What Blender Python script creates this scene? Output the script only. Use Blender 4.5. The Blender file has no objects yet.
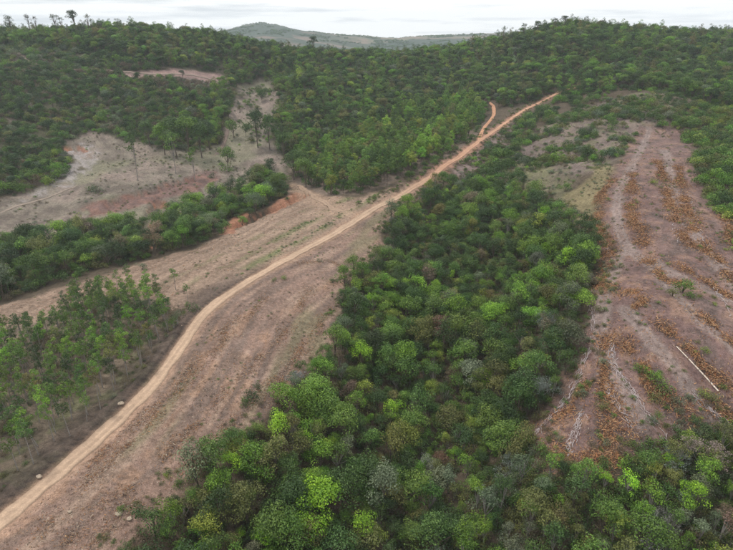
import bpy, math, random
import numpy as np

# ------------------------------------------------------------------ camera, sky, sun, exposure
scene = bpy.context.scene
col = scene.collection
FPX, CX, CY = 523.0, 366.5, 275.0          # focal length and centre of the photo in its own pixels
CAM_H = 75.0
PITCH = math.atan((CY - 34.0) / FPX)       # the horizon lies at row 34
cam_d = bpy.data.cameras.new('camera')
cam_d.sensor_width = 36.0
cam_d.lens = 36.0 * FPX / 733.0
cam_d.clip_start = 0.5
cam_d.clip_end = 40000.0
cam = bpy.data.objects.new('camera', cam_d)
cam.location = (0, 0, CAM_H)
cam.rotation_euler = (math.pi / 2 - PITCH, 0, 0)
col.objects.link(cam)
scene.camera = cam

SUN_EL, SUN_ROT = math.radians(62), math.radians(-60)
world = bpy.data.worlds.new('World')
scene.world = world
world.use_nodes = True
wn, wl = world.node_tree.nodes, world.node_tree.links
wn.clear()
w_out = wn.new('ShaderNodeOutputWorld')
w_bg = wn.new('ShaderNodeBackground')
w_sky = wn.new('ShaderNodeTexSky')
w_sky.sky_type = 'NISHITA'
w_sky.sun_disc = False
w_sky.sun_elevation = SUN_EL
w_sky.sun_rotation = SUN_ROT
w_bg.inputs['Strength'].default_value = 0.10
w_tc = wn.new('ShaderNodeTexCoord')
w_map = wn.new('ShaderNodeMapping')
w_map.inputs['Scale'].default_value = (3.0, 3.0, 42.0)
w_n = wn.new('ShaderNodeTexNoise')
w_n.inputs['Scale'].default_value = 1.6
w_n.inputs['Detail'].default_value = 6
w_n.inputs['Roughness'].default_value = 0.55
w_ramp = wn.new('ShaderNodeValToRGB')
w_ramp.color_ramp.elements[0].position = 0.30
w_ramp.color_ramp.elements[0].color = (5.2, 5.55, 5.95, 1)
w_ramp.color_ramp.elements[1].position = 0.50
w_ramp.color_ramp.elements[1].color = (8.8, 8.85, 8.9, 1)
w_mix = wn.new('ShaderNodeMix')
w_mix.data_type = 'RGBA'
w_mix.inputs['Factor'].default_value = 0.93      # an almost closed cloud cover under the blue
wl.new(w_tc.outputs['Generated'], w_map.inputs['Vector'])
wl.new(w_map.outputs['Vector'], w_n.inputs['Vector'])
wl.new(w_n.outputs['Fac'], w_ramp.inputs['Fac'])
wl.new(w_sky.outputs['Color'], w_mix.inputs['A'])
wl.new(w_ramp.outputs['Color'], w_mix.inputs['B'])
wl.new(w_mix.outputs['Result'], w_bg.inputs['Color'])
wl.new(w_bg.outputs['Background'], w_out.inputs['Surface'])

sun_d = bpy.data.lights.new('sun', 'SUN')
sun_d.energy = 1.5
sun_d.angle = math.radians(10)
sun_d.color = (1.0, 0.95, 0.88)
sun = bpy.data.objects.new('sun', sun_d)
_sd = (math.sin(-SUN_ROT) * -1 * math.cos(SUN_EL), math.cos(SUN_ROT) * math.cos(SUN_EL), math.sin(SUN_EL))
from mathutils import Vector
sun.rotation_euler = Vector(_sd).to_track_quat('Z', 'Y').to_euler()
sun.location = (0, 0, 200)
col.objects.link(sun)

vs = scene.view_settings
vs.view_transform = 'Standard'
vs.look = 'None'
vs.exposure = 0.5
vs.gamma = 1.0
vs.use_curve_mapping = False
scene.cycles.max_bounces = 4
scene.cycles.diffuse_bounces = 2
scene.cycles.transmission_bounces = 4
scene.cycles.volume_bounces = 1
scene.cycles.use_denoising = True
scene.cycles.use_adaptive_sampling = True
scene.cycles.adaptive_threshold = 0.02
scene.cycles.denoising_input_passes = 'RGB_ALBEDO_NORMAL'
scene.cycles.denoising_prefilter = 'NONE'

# ------------------------------------------------------------------ numpy helpers
R = np.random.default_rng(11)

def _hash(ix, iy, seed):
    h = (ix.astype(np.int64) * 374761393 + iy.astype(np.int64) * 668265263 + seed * 974711) & 0xffffffff
    h = ((h ^ (h >> 13)) * 1274126177) & 0xffffffff
    h = h ^ (h >> 16)
    return (h & 0xffff) / 65535.0

def vnoise(x, y, seed=0):
    ix, iy = np.floor(x), np.floor(y)
    fx, fy = x - ix, y - iy
    fx = fx * fx * (3 - 2 * fx); fy = fy * fy * (3 - 2 * fy)
    a = _hash(ix, iy, seed); b = _hash(ix + 1, iy, seed)
    c = _hash(ix, iy + 1, seed); d = _hash(ix + 1, iy + 1, seed)
    return (a * (1 - fx) + b * fx) * (1 - fy) + (c * (1 - fx) + d * fx) * fy

def fbm(x, y, seed=0, octaves=4, gain=0.5):
    s, a, t = 0.0, 1.0, 0.0
    for o in range(octaves):
        s = s + a * vnoise(x, y, seed + o * 17); t += a
        x, y, a = x * 2.03 + 11.3, y * 2.03 - 7.1, a * gain
    return s / t                                     # 0..1

def sstep(a, b, x):
    t = np.clip((x - a) / (b - a), 0, 1)
    return t * t * (3 - 2 * t)

def smooth_line(P, step):
    """Catmull-Rom through P, resampled every STEP metres"""
    P = np.asarray(P, float)
    Q = np.vstack([2 * P[0] - P[1], P, 2 * P[-1] - P[-2]])
    out = []
    for i in range(1, len(Q) - 2):
        t = np.linspace(0, 1, 24, endpoint=False)[:, None]
        a, b, c, d = Q[i - 1], Q[i], Q[i + 1], Q[i + 2]
        out.append(0.5 * (2 * b + (c - a) * t + (2 * a - 5 * b + 4 * c - d) * t ** 2 + (3 * b - a - 3 * c + d) * t ** 3))
    out.append(P[-1][None])
    L = np.vstack(out)
    s = np.concatenate([[0], np.cumsum(np.linalg.norm(np.diff(L[:, :2], axis=0), axis=1))])
    n = max(2, int(s[-1] / step) + 1)
    u = np.linspace(0, s[-1], n)
    return np.stack([np.interp(u, s, L[:, k]) for k in range(L.shape[1])], 1)

def line_dist(x, y, L, reach):
    """distance, signed side and length along a polyline for points within REACH of it"""
    d = np.full(x.shape, 1e9); side = np.zeros(x.shape); along = np.zeros(x.shape)
    box = (x > L[:, 0].min() - reach) & (x < L[:, 0].max() + reach) & (y > L[:, 1].min() - reach) & (y < L[:, 1].max() + reach)
    xs, ys = x[box], y[box]
    dd = np.full(xs.shape, 1e9); ss = np.zeros(xs.shape); aa = np.zeros(xs.shape); acc = 0.0
    for (ax, ay), (bx, by) in zip(L[:-1, :2], L[1:, :2]):
        ex, ey = bx - ax, by - ay
        ll = ex * ex + ey * ey + 1e-9
        t = np.clip(((xs - ax) * ex + (ys - ay) * ey) / ll, 0, 1)
        q = np.hypot(xs - ax - t * ex, ys - ay - t * ey)
        m = q < dd
        dd[m] = q[m]; ss[m] = np.sign(ex * (ys - ay) - ey * (xs - ax))[m]
        aa[m] = (acc + t * math.sqrt(ll))[m]
        acc += math.sqrt(ll)
    d[box] = dd; side[box] = ss; along[box] = aa
    return d, side, along

def poly_sd(x, y, P):
    """signed distance to a polygon, positive inside"""
    out = np.full(x.shape, -1e3)
    box = (x > P[:, 0].min() - 30) & (x < P[:, 0].max() + 30) & (y > P[:, 1].min() - 30) & (y < P[:, 1].max() + 30)
    xs, ys = x[box], y[box]
    d = np.full(xs.shape, 1e9); ins = np.zeros(xs.shape, bool)
    for (ax, ay), (bx, by) in zip(P, np.roll(P, -1, 0)):
        ex, ey = bx - ax, by - ay
        t = np.clip(((xs - ax) * ex + (ys - ay) * ey) / (ex * ex + ey * ey + 1e-9), 0, 1)
        d = np.minimum(d, np.hypot(xs - ax - t * ex, ys - ay - t * ey))
        c = (ay > ys) != (by > ys)
        with np.errstate(divide='ignore', invalid='ignore'):
            ins ^= c & (xs < (bx - ax) * (ys - ay) / (by - ay + 1e-12) + ax)
    out[box] = np.where(ins, d, -d)
    return out

# ------------------------------------------------------------------ the lie of the land
SP, CP_ = math.sin(PITCH), math.cos(PITCH)

def ray(px, py):
    xc, yc = (np.asarray(px, float) - CX) / FPX, (CY - np.asarray(py, float)) / FPX
    return xc, CP_ + yc * SP, -SP + yc * CP_

def project(x, y, z):
    dz = z - CAM_H
    dep = y * CP_ - dz * SP
    up = y * SP + dz * CP_
    dep = np.maximum(dep, 1e-3)
    return CX + FPX * x / dep, CY - FPX * up / dep, dep

def anchor(px, py, z=None, Y=None):
    rx, ry, rz = ray(px, py)
    t = (z - CAM_H) / rz if z is not None else Y / ry
    return (rx * t, ry * t, CAM_H + rz * t)

A = []
for px, py, z in [
    # the ridge that carries the road
    (5, 518, 0), (80, 455, 0), (150, 385, 0), (205, 312, 0), (260, 275, 1), (320, 238, 1), (380, 208, 2), (418, 183, 4),
    (445, 165, 8), (470, 147, 11), (490, 130, 14), (492, 112, 18), (520, 110, 22), (545, 98, 28), (575, 87, 36),
    # pasture and plantation falling to the stream
    (60, 300, -6), (0, 310, -7), (130, 265, -6), (230, 228, -6), (290, 205, -3), (40, 390, -2), (100, 350, -2), (0, 450, -1),
    # stream bed
    (30, 270, -13), (100, 245, -13), (170, 228, -12), (240, 200, -10), (275, 180, -7), (0, 240, -11),
    # grass slope beyond it
    (30, 205, -9), (100, 200, -8), (150, 190, -6), (200, 185, -5), (60, 165, 0), (120, 160, 1), (180, 160, 0), (230, 150, 2),
    (250, 110, 18), (255, 90, 27), (280, 160, -1), (20, 170, 1), (75, 140, 8),
    # wooded middle
    (300, 90, 30), (400, 100, 20), (400, 130, 8), (340, 150, 1), (330, 185, 0), (440, 110, 17),
    # bare slope right of the road
    (250, 400, -1), (180, 440, -1), (90, 520, -1), (300, 310, -0.5), (340, 260, 0),
    # gully
    (430, 230, -7), (450, 300, -11), (450, 400, -13), (430, 500, -15), (480, 200, -2), (500, 170, 4), (350, 300, -2), (290, 400, -3),
    (200, 470, -3), (130, 545, -3), (300, 500, -11), (600, 545, -8), (700, 500, -4), (730, 545, -5),
    # felled spur on the right
    (600, 300, 11), (570, 470, 0), (640, 220, 17), (640, 160, 22), (720, 200, 18), (720, 300, 12), (720, 400, 6), (650, 400, 6),
    (560, 300, 3), (575, 230, 8), (600, 190, 15), (560, 140, 16), (520, 170, 7), (600, 110, 28), (640, 350, 10), (530, 420, -5),
]:
    A.append(anchor(px, py, z=z))
for px, py, Y in [
    (20, 110, 395), (20, 60, 490), (90, 110, 412), (150, 110, 415), (100, 75, 475), (200, 78, 500), (20, 42, 560), (100, 38, 585), (200, 42, 590),
    (330, 61, 600), (250, 52, 590), (400, 64, 600), (480, 75, 560), (440, 63, 610), (500, 48, 620), (560, 60, 520), (570, 34, 590), (640, 39, 590), (640, 70, 480),
    (620, 90, 415), (720, 46, 560), (720, 90, 400), (655, 120, 335), (690, 140, 300), (725, 140, 290),
]:
    A.append(anchor(px, py, Y=Y))
A += [(-160, 0, -2), (170, 0, -6), (0, -60, -14), (0, 20, -14), (-420, 150, -4), (-420, 300, 15), (400, 150, 14), (420, 320, 22), (-620, 560, 70), (620, 560, 66),
      (-500, 420, 40), (500, 430, 44), (-620, 850, 60), (620, 850, 50), (-250, 680, 66), (250, 700, 66), (0, 720, 32), (-80, 850, 10), (120, 860, 14), (-100, 700, 40),
      (-620, -60, 0), (620, -60, 0)]
A = np.array(A)

def tps_fit(P, lam=6.0):
    n = len(P)
    d = np.hypot(P[:, None, 0] - P[None, :, 0], P[:, None, 1] - P[None, :, 1]) / 100
    K = np.where(d > 0, d * d * np.log(d + 1e-12), 0) + np.eye(n) * lam * 1e-3
    Q = np.c_[np.ones(n), P[:, :2] / 100]
    M = np.block([[K, Q], [Q.T, np.zeros((3, 3))]])
    return np.linalg.solve(M, np.r_[P[:, 2], 0, 0, 0])

W = tps_fit(A)
GX0, GX1, GY0, GY1, GS = -640.0, 640.0, -80.0, 900.0, 1.6
gx = np.arange(GX0, GX1, GS); gy = np.arange(GY0, GY1, GS)
XX, YY = np.meshgrid(gx, gy)
# the spline is smooth: evaluate it coarsely, refine bilinearly
cgx, cgy = np.arange(GX0, GX1 + 8, 8.0), np.arange(GY0, GY1 + 8, 8.0)
CXX, CYY = np.meshgrid(cgx, cgy)
cz = W[-3] + W[-2] * CXX / 100 + W[-1] * CYY / 100
for (ax, ay, _), w in zip(A, W[:-3]):
    d2 = ((CXX - ax) ** 2 + (CYY - ay) ** 2) / 1e4
    cz = cz + w * 0.5 * d2 * np.log(d2 + 1e-12)

def cubic_sample(Z, fx, fy):
    ny, nx = Z.shape
    ix, iy = np.floor(fx).astype(int), np.floor(fy).astype(int)
    tx, ty = fx - ix, fy - iy
    def wts(t): return (-0.5 * t + t * t - 0.5 * t ** 3, 1 - 2.5 * t * t + 1.5 * t ** 3, 0.5 * t + 2 * t * t - 1.5 * t ** 3, -0.5 * t * t + 0.5 * t ** 3)
    wx, wy = wts(tx), wts(ty)
    s = 0
    for j in range(4):
        for i in range(4):
            s = s + wy[j] * wx[i] * Z[np.clip(iy + j - 1, 0, ny - 1), np.clip(ix + i - 1, 0, nx - 1)]
    return s

Z0 = cubic_sample(cz, (XX - GX0) / 8, (YY - GY0) / 8)

class Raster:
    def __init__(self, Z): self.Z = Z
    def __call__(self, x, y):
        fx = np.clip((np.asarray(x, float) - GX0) / GS, 0, self.Z.shape[1] - 1.001)
        fy = np.clip((np.asarray(y, float) - GY0) / GS, 0, self.Z.shape[0] - 1.001)
        ix, iy = fx.astype(int), fy.astype(int)
        tx, ty = fx - ix, fy - iy
        Z = self.Z
        return (Z[iy, ix] * (1 - tx) + Z[iy, ix + 1] * tx) * (1 - ty) + (Z[iy + 1, ix] * (1 - tx) + Z[iy + 1, ix + 1] * tx) * ty

_T = 25 * (1500 / 25) ** (np.arange(900) / 899)

def hit(H, px, py):
    """where the view through pixel (px, py) meets the ground"""
    rx, ry, rz = ray(px, py)
    rx, ry, rz = np.atleast_1d(rx), np.atleast_1d(ry), np.atleast_1d(rz)
    h = H(rx[:, None] * _T, ry[:, None] * _T) - (CAM_H + rz[:, None] * _T)
    k = np.argmax(h > 0, 1)
    k = np.where((h > 0).any(1), k, len(_T) - 1)
    i = np.arange(len(k)); k0 = np.maximum(k - 1, 0)
    a, b = h[i, k0], h[i, k]
    f = np.where(b != a, -a / (b - a + 1e-12), 0)
    t = _T[k0] + np.clip(f, 0, 1) * (_T[k] - _T[k0])
    return np.stack([rx * t, ry * t, CAM_H + rz * t], 1)

H0 = Raster(Z0)
def pts(P, H=H0):
    P = np.array(P, float)
    return hit(H, P[:, 0], P[:, 1])

ROAD_PX = [(-60, 566), (-20, 536), (20, 505), (60, 470), (100, 436), (135, 403), (160, 375), (182, 345), (200, 318), (225, 296), (260, 274), (300, 252), (345, 227), (385, 203), (412, 188), (432, 176), (452, 161), (470, 148), (488, 135), (508, 121), (530, 107), (552, 96), (578, 86)]
ROAD = smooth_line(pts(ROAD_PX)[:, :2], 1.0)
TRACKS_PX = {
    'side': [(296, 183), (306, 191), (318, 199), (332, 208), (350, 214)],
    'fork': [(489, 101), (493, 107), (494, 113), (491, 120), (484, 128), (478, 142)],
    'plateau': [(8, 48), (22, 57), (35, 63), (60, 68), (90, 71), (130, 73), (170, 75), (205, 78), (228, 84)],
    'meadow': [(-10, 216), (20, 205), (50, 196), (84, 183)],
    'slope': [(212, 158), (222, 148), (228, 132), (236, 118)],
}
TRACKS = {k: smooth_line(pts(v)[:, :2], 1.0) for k, v in TRACKS_PX.items()}

rd, rside, ralong = line_dist(XX, YY, ROAD, 70)
Z = Z0.copy()
fine = (fbm(XX / 26, YY / 26, 3, 4) - 0.5) * 3.2 + (fbm(XX / 6, YY / 6, 9, 3) - 0.5) * 0.9
big = (fbm(XX / 90, YY / 90, 31, 3) - 0.5) * 9 * sstep(330, 480, YY)
Z += fine * sstep(3, 14, rd) + big * sstep(10, 60, rd)
Z += 1.1 * np.exp(-((rd - 4.2) / 1.3) ** 2) * (rside > 0) * sstep(160, 110, YY)      # bank on the plantation side
Z -= 0.35 * np.exp(-(rd / 2.6) ** 2)
# eroded gullies along the stream: steep red banks
for L_px, dep, wid in [([(238, 226), (262, 214), (286, 204), (300, 196)], 3.6, 4.5), ([(138, 232), (150, 222), (158, 206)], 3.0, 4.0),
                       ([(110, 205), (140, 195), (170, 186), (190, 180)], 2.4, 3.5), ([(60, 152), (72, 148), (82, 152)], 3.0, 3.0)]:
    Lg = smooth_line(pts(L_px)[:, :2], 2.0)
    d, s, _ = line_dist(XX, YY, Lg, 30)
    wob = (fbm(XX / 5, YY / 5, 77, 3) - 0.5) * 5
    Z -= dep * sstep(wid + 1.2, wid - 0.6, np.abs(d + wob))
spz = sstep(-6, 10, poly_sd(XX, YY, pts([(505, 150), (560, 112), (610, 96), (665, 92), (690, 105), (668, 130), (640, 132), (608, 170), (560, 208), (500, 190), (480, 180)])[:, :2]))
rill = np.abs(fbm((XX * 0.8 + YY * 0.6) / 34, (YY * 0.8 - XX * 0.6) / 90, 411, 3) - 0.5) * 2
Z += spz * (sstep(0, 0.35, rill) - 0.6) * 5.0
H = Raster(Z)

def far_height(x, y):
    r = np.hypot(x, y)
    yy = np.maximum(y, 1.0)
    px = CX + FPX * 1.101 * x / np.maximum(r * 0.97, 1)
    ridge = np.interp(px, [-300, 0, 200, 228, 246, 262, 278, 300, 325, 360, 400, 440, 480, 560, 640, 733, 1100],
                      [30, 32, 33, 30, 26.5, 25, 27, 31, 34, 35.5, 38.0, 36, 33.5, 34, 33, 31.5, 30])
    zr = CAM_H + (34 - ridge) / FPX * 0.92 * 2900
    t = sstep(1000, 2900, r)
    z = -30 + (zr + 30) * t ** 1.15
    z = np.where(r > 2900, zr - (r - 2900) * 0.012, z)
    return z + (fbm(x / 260, y / 260, 5, 4) - 0.5) * 46 * sstep(900, 1500, r) * (1 - 0.72 * sstep(2300, 2900, r))

def ground_z(x, y):
    r = np.hypot(x, y)
    inner = H(x, y)
    k = sstep(720, 880, np.maximum(np.abs(y), np.abs(x) * 1.35))
    return inner * (1 - k) + far_height(x, y) * k

# ------------------------------------------------------------------ zones of the ground, laid out on the land itself
def zone(P): return pts(P, H)[:, :2]

Zn = {
    'slope': zone([(-40, 600), (-30, 548), (20, 510), (100, 441), (160, 380), (200, 323), (225, 301), (300, 257), (345, 232), (385, 208), (415, 190), (425, 195), (398, 215), (380, 232), (385, 245), (360, 270), (345, 285), (338, 330), (310, 372), (285, 400), (240, 440), (205, 462), (160, 520), (120, 556), (100, 600)]),
    'pasture': zone([(-20, 345), (-20, 312), (60, 287), (130, 266), (200, 246), (240, 228), (285, 208), (285, 190), (300, 183), (325, 198), (360, 198), (400, 183), (412, 186), (345, 225), (260, 271), (200, 312), (185, 335), (150, 300), (90, 300), (30, 330)]),
    'meadow': zone([(-20, 275), (-20, 205), (50, 185), (85, 168), (62, 140), (90, 132), (130, 140), (170, 150), (205, 152), (226, 140), (232, 105), (240, 85), (268, 78), (280, 100), (270, 130), (285, 165), (280, 178), (262, 178), (235, 192), (205, 208), (170, 228), (130, 234), (80, 240), (40, 250)]),
    'plantation': zone([(-60, 520), (-60, 350), (-20, 335), (30, 325), (90, 300), (150, 298), (188, 332), (160, 366), (135, 396), (100, 429), (60, 462), (20, 497), (-20, 528)]),
    'felled': zone([(640, 126), (688, 128), (696, 165), (708, 195), (735, 245), (790, 300), (790, 420), (733, 420), (700, 432), (660, 455), (620, 465), (600, 480), (560, 480), (530, 445), (535, 420), (562, 395), (577, 365), (583, 330), (592, 290), (604, 262), (598, 235), (598, 215), (610, 180), (625, 155)]),
    'flank': zone([(612, 170), (596, 212), (600, 240), (580, 232), (562, 210), (565, 195), (590, 178), (608, 165)]),
    'spur': zone([(520, 140), (560, 118), (600, 98), (660, 92), (690, 100), (670, 118), (665, 130), (640, 130), (622, 155), (608, 168), (580, 180), (560, 205), (530, 190), (505, 175), (480, 190), (475, 160), (498, 130)]),
    'knoll': zone([(455, 165), (475, 152), (500, 130), (520, 120), (515, 150), (500, 180), (470, 185), (450, 180)]),
    'redbank': zone([(82, 208), (112, 198), (150, 190), (188, 178), (212, 172), (222, 178), (200, 190), (165, 200), (125, 210), (95, 216)]),
    'redcut': zone([(138, 240), (146, 222), (158, 216), (164, 226), (158, 246), (146, 250)]),
    'redcliff': zone([(222, 234), (230, 220), (242, 212), (250, 214), (242, 226), (232, 234)]),
    'redlip': zone([(268, 209), (280, 199), (296, 192), (302, 197), (286, 206), (274, 213)]),
    'deadwood': zone([(62, 150), (84, 140), (100, 152), (92, 170), (70, 185), (30, 200), (10, 206), (50, 185)]),
    'cutbank': zone([(122, 74), (150, 70), (190, 70), (220, 74), (232, 82), (222, 86), (200, 80), (165, 78), (135, 80)]),
    'greyscrub': zone([(130, 82), (165, 79), (205, 82), (222, 88), (210, 98), (180, 96), (145, 92)]),
    'grove': zone([(287, 168), (298, 188), (330, 196), (360, 194), (400, 180), (430, 167), (458, 152), (478, 138), (486, 124), (484, 106), (458, 98), (420, 104), (395, 118), (370, 132), (340, 145), (305, 150)]),
}

HAUL = [smooth_line(zone(h_), 1.0) for h_ in ([(650, 128), (634, 162), (618, 196), (620, 230), (640, 258), (682, 278), (740, 306)], [(664, 150), (672, 185), (690, 225), (715, 262), (745, 300)], [(622, 250), (606, 290), (600, 330), (610, 372), (640, 420)], [(625, 310), (660, 350), (700, 400), (720, 425)], [(650, 262), (690, 310), (735, 350)])]


# ------------------------------------------------------------------ materials
def mat(name):
    m = bpy.data.materials.new(name)
    m.use_nodes = True
    n = m.node_tree.nodes; l = m.node_tree.links
    n.clear()
    return m, n, l, n.new('ShaderNodeOutputMaterial')

def soil_material(name, attr=None, base=(0.3, 0.2, 0.14), rough=0.95, bump=0.35, spread=0.34):
    m, n, l, out = mat(name)
    b = n.new('ShaderNodeBsdfPrincipled')
    b.inputs['Roughness'].default_value = rough
    b.inputs['Specular IOR Level'].default_value = 0.15
    geo = n.new('ShaderNodeNewGeometry')
    if attr:
        c = n.new('ShaderNodeAttribute'); c.attribute_name = attr; csock = c.outputs['Color']
    else:
        c = n.new('ShaderNodeRGB'); c.outputs[0].default_value = (*base, 1); csock = c.outputs[0]
    last = csock
    for sc, lo, hi, det in ((0.11, 1 - spread * 0.6, 1 + spread * 0.6, 3), (0.9, 1 - spread, 1 + spread, 5), (5.0, 1 - spread * 1.1, 1 + spread * 1.1, 3)):
        no = n.new('ShaderNodeTexNoise'); no.inputs['Scale'].default_value = sc; no.inputs['Detail'].default_value = det
        no.inputs['Roughness'].default_value = 0.62
        l.new(geo.outputs['Position'], no.inputs['Vector'])
        mr = n.new('ShaderNodeMapRange'); mr.inputs['From Min'].default_value = 0.3; mr.inputs['From Max'].default_value = 0.7
        mr.inputs['To Min'].default_value = lo; mr.inputs['To Max'].default_value = hi
        l.new(no.outputs['Fac'], mr.inputs['Value'])
        vm = n.new('ShaderNodeVectorMath'); vm.operation = 'SCALE'
        l.new(last, vm.inputs[0]); l.new(mr.outputs['Result'], vm.inputs['Scale'])
        last = vm.outputs['Vector']
    l.new(last, b.inputs['Base Color'])
    nb = n.new('ShaderNodeTexNoise'); nb.inputs['Scale'].default_value = 1.8; nb.inputs['Detail'].default_value = 8; nb.inputs['Roughness'].default_value = 0.7
    l.new(geo.outputs['Position'], nb.inputs['Vector'])
    bp = n.new('ShaderNodeBump'); bp.inputs['Strength'].default_value = bump; bp.inputs['Distance'].default_value = 0.6
    l.new(nb.outputs['Fac'], bp.inputs['Height'])
    l.new(bp.outputs['Normal'], b.inputs['Normal'])
    l.new(b.outputs['BSDF'], out.inputs['Surface'])
    return m

def leaf_material(name, translucency=0.2):
    """colour from the tree's own 'tint', varied from leaf to leaf"""
    m, n, l, out = mat(name)
    t = n.new('ShaderNodeAttribute'); t.attribute_type = 'INSTANCER'; t.attribute_name = 'tint'
    v = n.new('ShaderNodeAttribute'); v.attribute_name = 'shade'
    vm = n.new('ShaderNodeVectorMath'); vm.operation = 'SCALE'
    l.new(t.outputs['Color'], vm.inputs[0]); l.new(v.outputs['Fac'], vm.inputs['Scale'])
    hs = n.new('ShaderNodeHueSaturation')
    hm = n.new('ShaderNodeMapRange'); hm.inputs['From Min'].default_value = 0.5; hm.inputs['From Max'].default_value = 1.6
    hm.inputs['To Min'].default_value = 0.515; hm.inputs['To Max'].default_value = 0.482
    l.new(v.outputs['Fac'], hm.inputs['Value']); l.new(hm.outputs['Result'], hs.inputs['Hue'])
    l.new(vm.outputs['Vector'], hs.inputs['Color'])
    b = n.new('ShaderNodeBsdfPrincipled'); b.inputs['Roughness'].default_value = 0.55; b.inputs['Specular IOR Level'].default_value = 0.3
    tr = n.new('ShaderNodeBsdfTranslucent')
    l.new(hs.outputs['Color'], b.inputs['Base Color']); l.new(hs.outputs['Color'], tr.inputs['Color'])
    mx = n.new('ShaderNodeMixShader'); mx.inputs['Fac'].default_value = translucency
    l.new(b.outputs['BSDF'], mx.inputs[1]); l.new(tr.outputs['BSDF'], mx.inputs[2])
    l.new(mx.outputs['Shader'], out.inputs['Surface'])
    return m

def plain_material(name, c, rough=0.9, noise=0.35, scale=3.0):
    m, n, l, out = mat(name)
    b = n.new('ShaderNodeBsdfPrincipled'); b.inputs['Roughness'].default_value = rough; b.inputs['Specular IOR Level'].default_value = 0.2
    tc = n.new('ShaderNodeTexCoord')
    no = n.new('ShaderNodeTexNoise'); no.inputs['Scale'].default_value = scale; no.inputs['Detail'].default_value = 5
    l.new(tc.outputs['Object'], no.inputs['Vector'])
    mr = n.new('ShaderNodeMapRange'); mr.inputs['From Min'].default_value = 0.3; mr.inputs['From Max'].default_value = 0.7
    mr.inputs['To Min'].default_value = 1 - noise; mr.inputs['To Max'].default_value = 1 + noise
    l.new(no.outputs['Fac'], mr.inputs['Value'])
    rgb = n.new('ShaderNodeRGB'); rgb.outputs[0].default_value = (*c, 1)
    vm = n.new('ShaderNodeVectorMath'); vm.operation = 'SCALE'
    l.new(rgb.outputs[0], vm.inputs[0]); l.new(mr.outputs['Result'], vm.inputs['Scale'])
    l.new(vm.outputs['Vector'], b.inputs['Base Color'])
    l.new(b.outputs['BSDF'], out.inputs['Surface'])
    return m

def attr_material(name, attr, rough=0.9):
    m, n, l, out = mat(name)
    b = n.new('ShaderNodeBsdfPrincipled'); b.inputs['Roughness'].default_value = rough; b.inputs['Specular IOR Level'].default_value = 0.15
    c = n.new('ShaderNodeAttribute'); c.attribute_name = attr
    l.new(c.outputs['Color'], b.inputs['Base Color'])
    l.new(b.outputs['BSDF'], out.inputs['Surface'])
    return m

M = {
    'ground': soil_material('ground_soil', attr='soil'),
    'road': soil_material('road_dirt', attr='soil', bump=0.15, spread=0.16),
    'leaf': leaf_material('leaf'),
    'bark': plain_material('bark_brown', (0.12, 0.095, 0.075)),
    'bark_pale': plain_material('bark_pale', (0.26, 0.235, 0.21)),
    'twig': plain_material('twig_grey', (0.30, 0.28, 0.27)),
    'pole': plain_material('pole_wood', (0.42, 0.36, 0.35)),
    'log': plain_material('log_wood', (0.62, 0.53, 0.44)),
    'brush': attr_material('dry_brush', 'soil'),
    'rock': plain_material('pale_rock', (0.36, 0.29, 0.22), scale=2.0),
    'plaster': plain_material('plaster', (0.72, 0.70, 0.66), noise=0.08),
    'roof': plain_material('roof_tile', (0.42, 0.36, 0.32), noise=0.2),
    'glass': plain_material('window_glass', (0.05, 0.06, 0.07), rough=0.15, noise=0.05),
    'door': plain_material('door_wood', (0.16, 0.1, 0.06)),
}

# ------------------------------------------------------------------ mesh helpers
def mesh_from(name, verts, faces, material, attrs=None, smooth=False):
    """verts (n,3), faces (m,k) arrays; attrs {name: (type, domain, array)}"""
    me = bpy.data.meshes.new(name)
    verts = np.asarray(verts, np.float32)
    fl = faces if isinstance(faces, list) else [faces]
    fl = [np.asarray(f, np.int32) for f in fl if len(f)]
    me.vertices.add(len(verts)); me.vertices.foreach_set('co', verts.ravel())
    loops = np.concatenate([f.ravel() for f in fl])
    sizes = np.concatenate([np.full(len(f), f.shape[1], np.int32) for f in fl])
    starts = np.concatenate([[0], np.cumsum(sizes)[:-1]]).astype(np.int32)
    me.loops.add(len(loops)); me.loops.foreach_set('vertex_index', loops)
    me.polygons.add(len(sizes)); me.polygons.foreach_set('loop_start', starts)
    try:
        me.polygons.foreach_set('loop_total', sizes)
    except Exception:
        pass
    if smooth:
        me.polygons.foreach_set('use_smooth', np.ones(len(sizes), bool))
    for an, (ty, dom, arr) in (attrs or {}).items():
        a = me.attributes.new(an, ty, dom)
        arr = np.asarray(arr, np.float32)
        if ty == 'FLOAT_COLOR':
            if arr.shape[1] == 3: arr = np.c_[arr, np.ones(len(arr))].astype(np.float32)
            a.data.foreach_set('color', arr.ravel())
        else:
            a.data.foreach_set('value', arr.ravel())
    if material: me.materials.append(material)
    me.update(calc_edges=True)
    return me

def put(name, me, parent=None, label=None, cat=None, group=None, kind=None, loc=None):
    o = bpy.data.objects.new(name, me)
    col.objects.link(o)
    if parent: o.parent = parent
    if loc is not None: o.location = loc
    if label: o['label'] = label
    if cat: o['category'] = cat
    if group: o['group'] = group
    if kind: o['kind'] = kind
    return o

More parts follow.
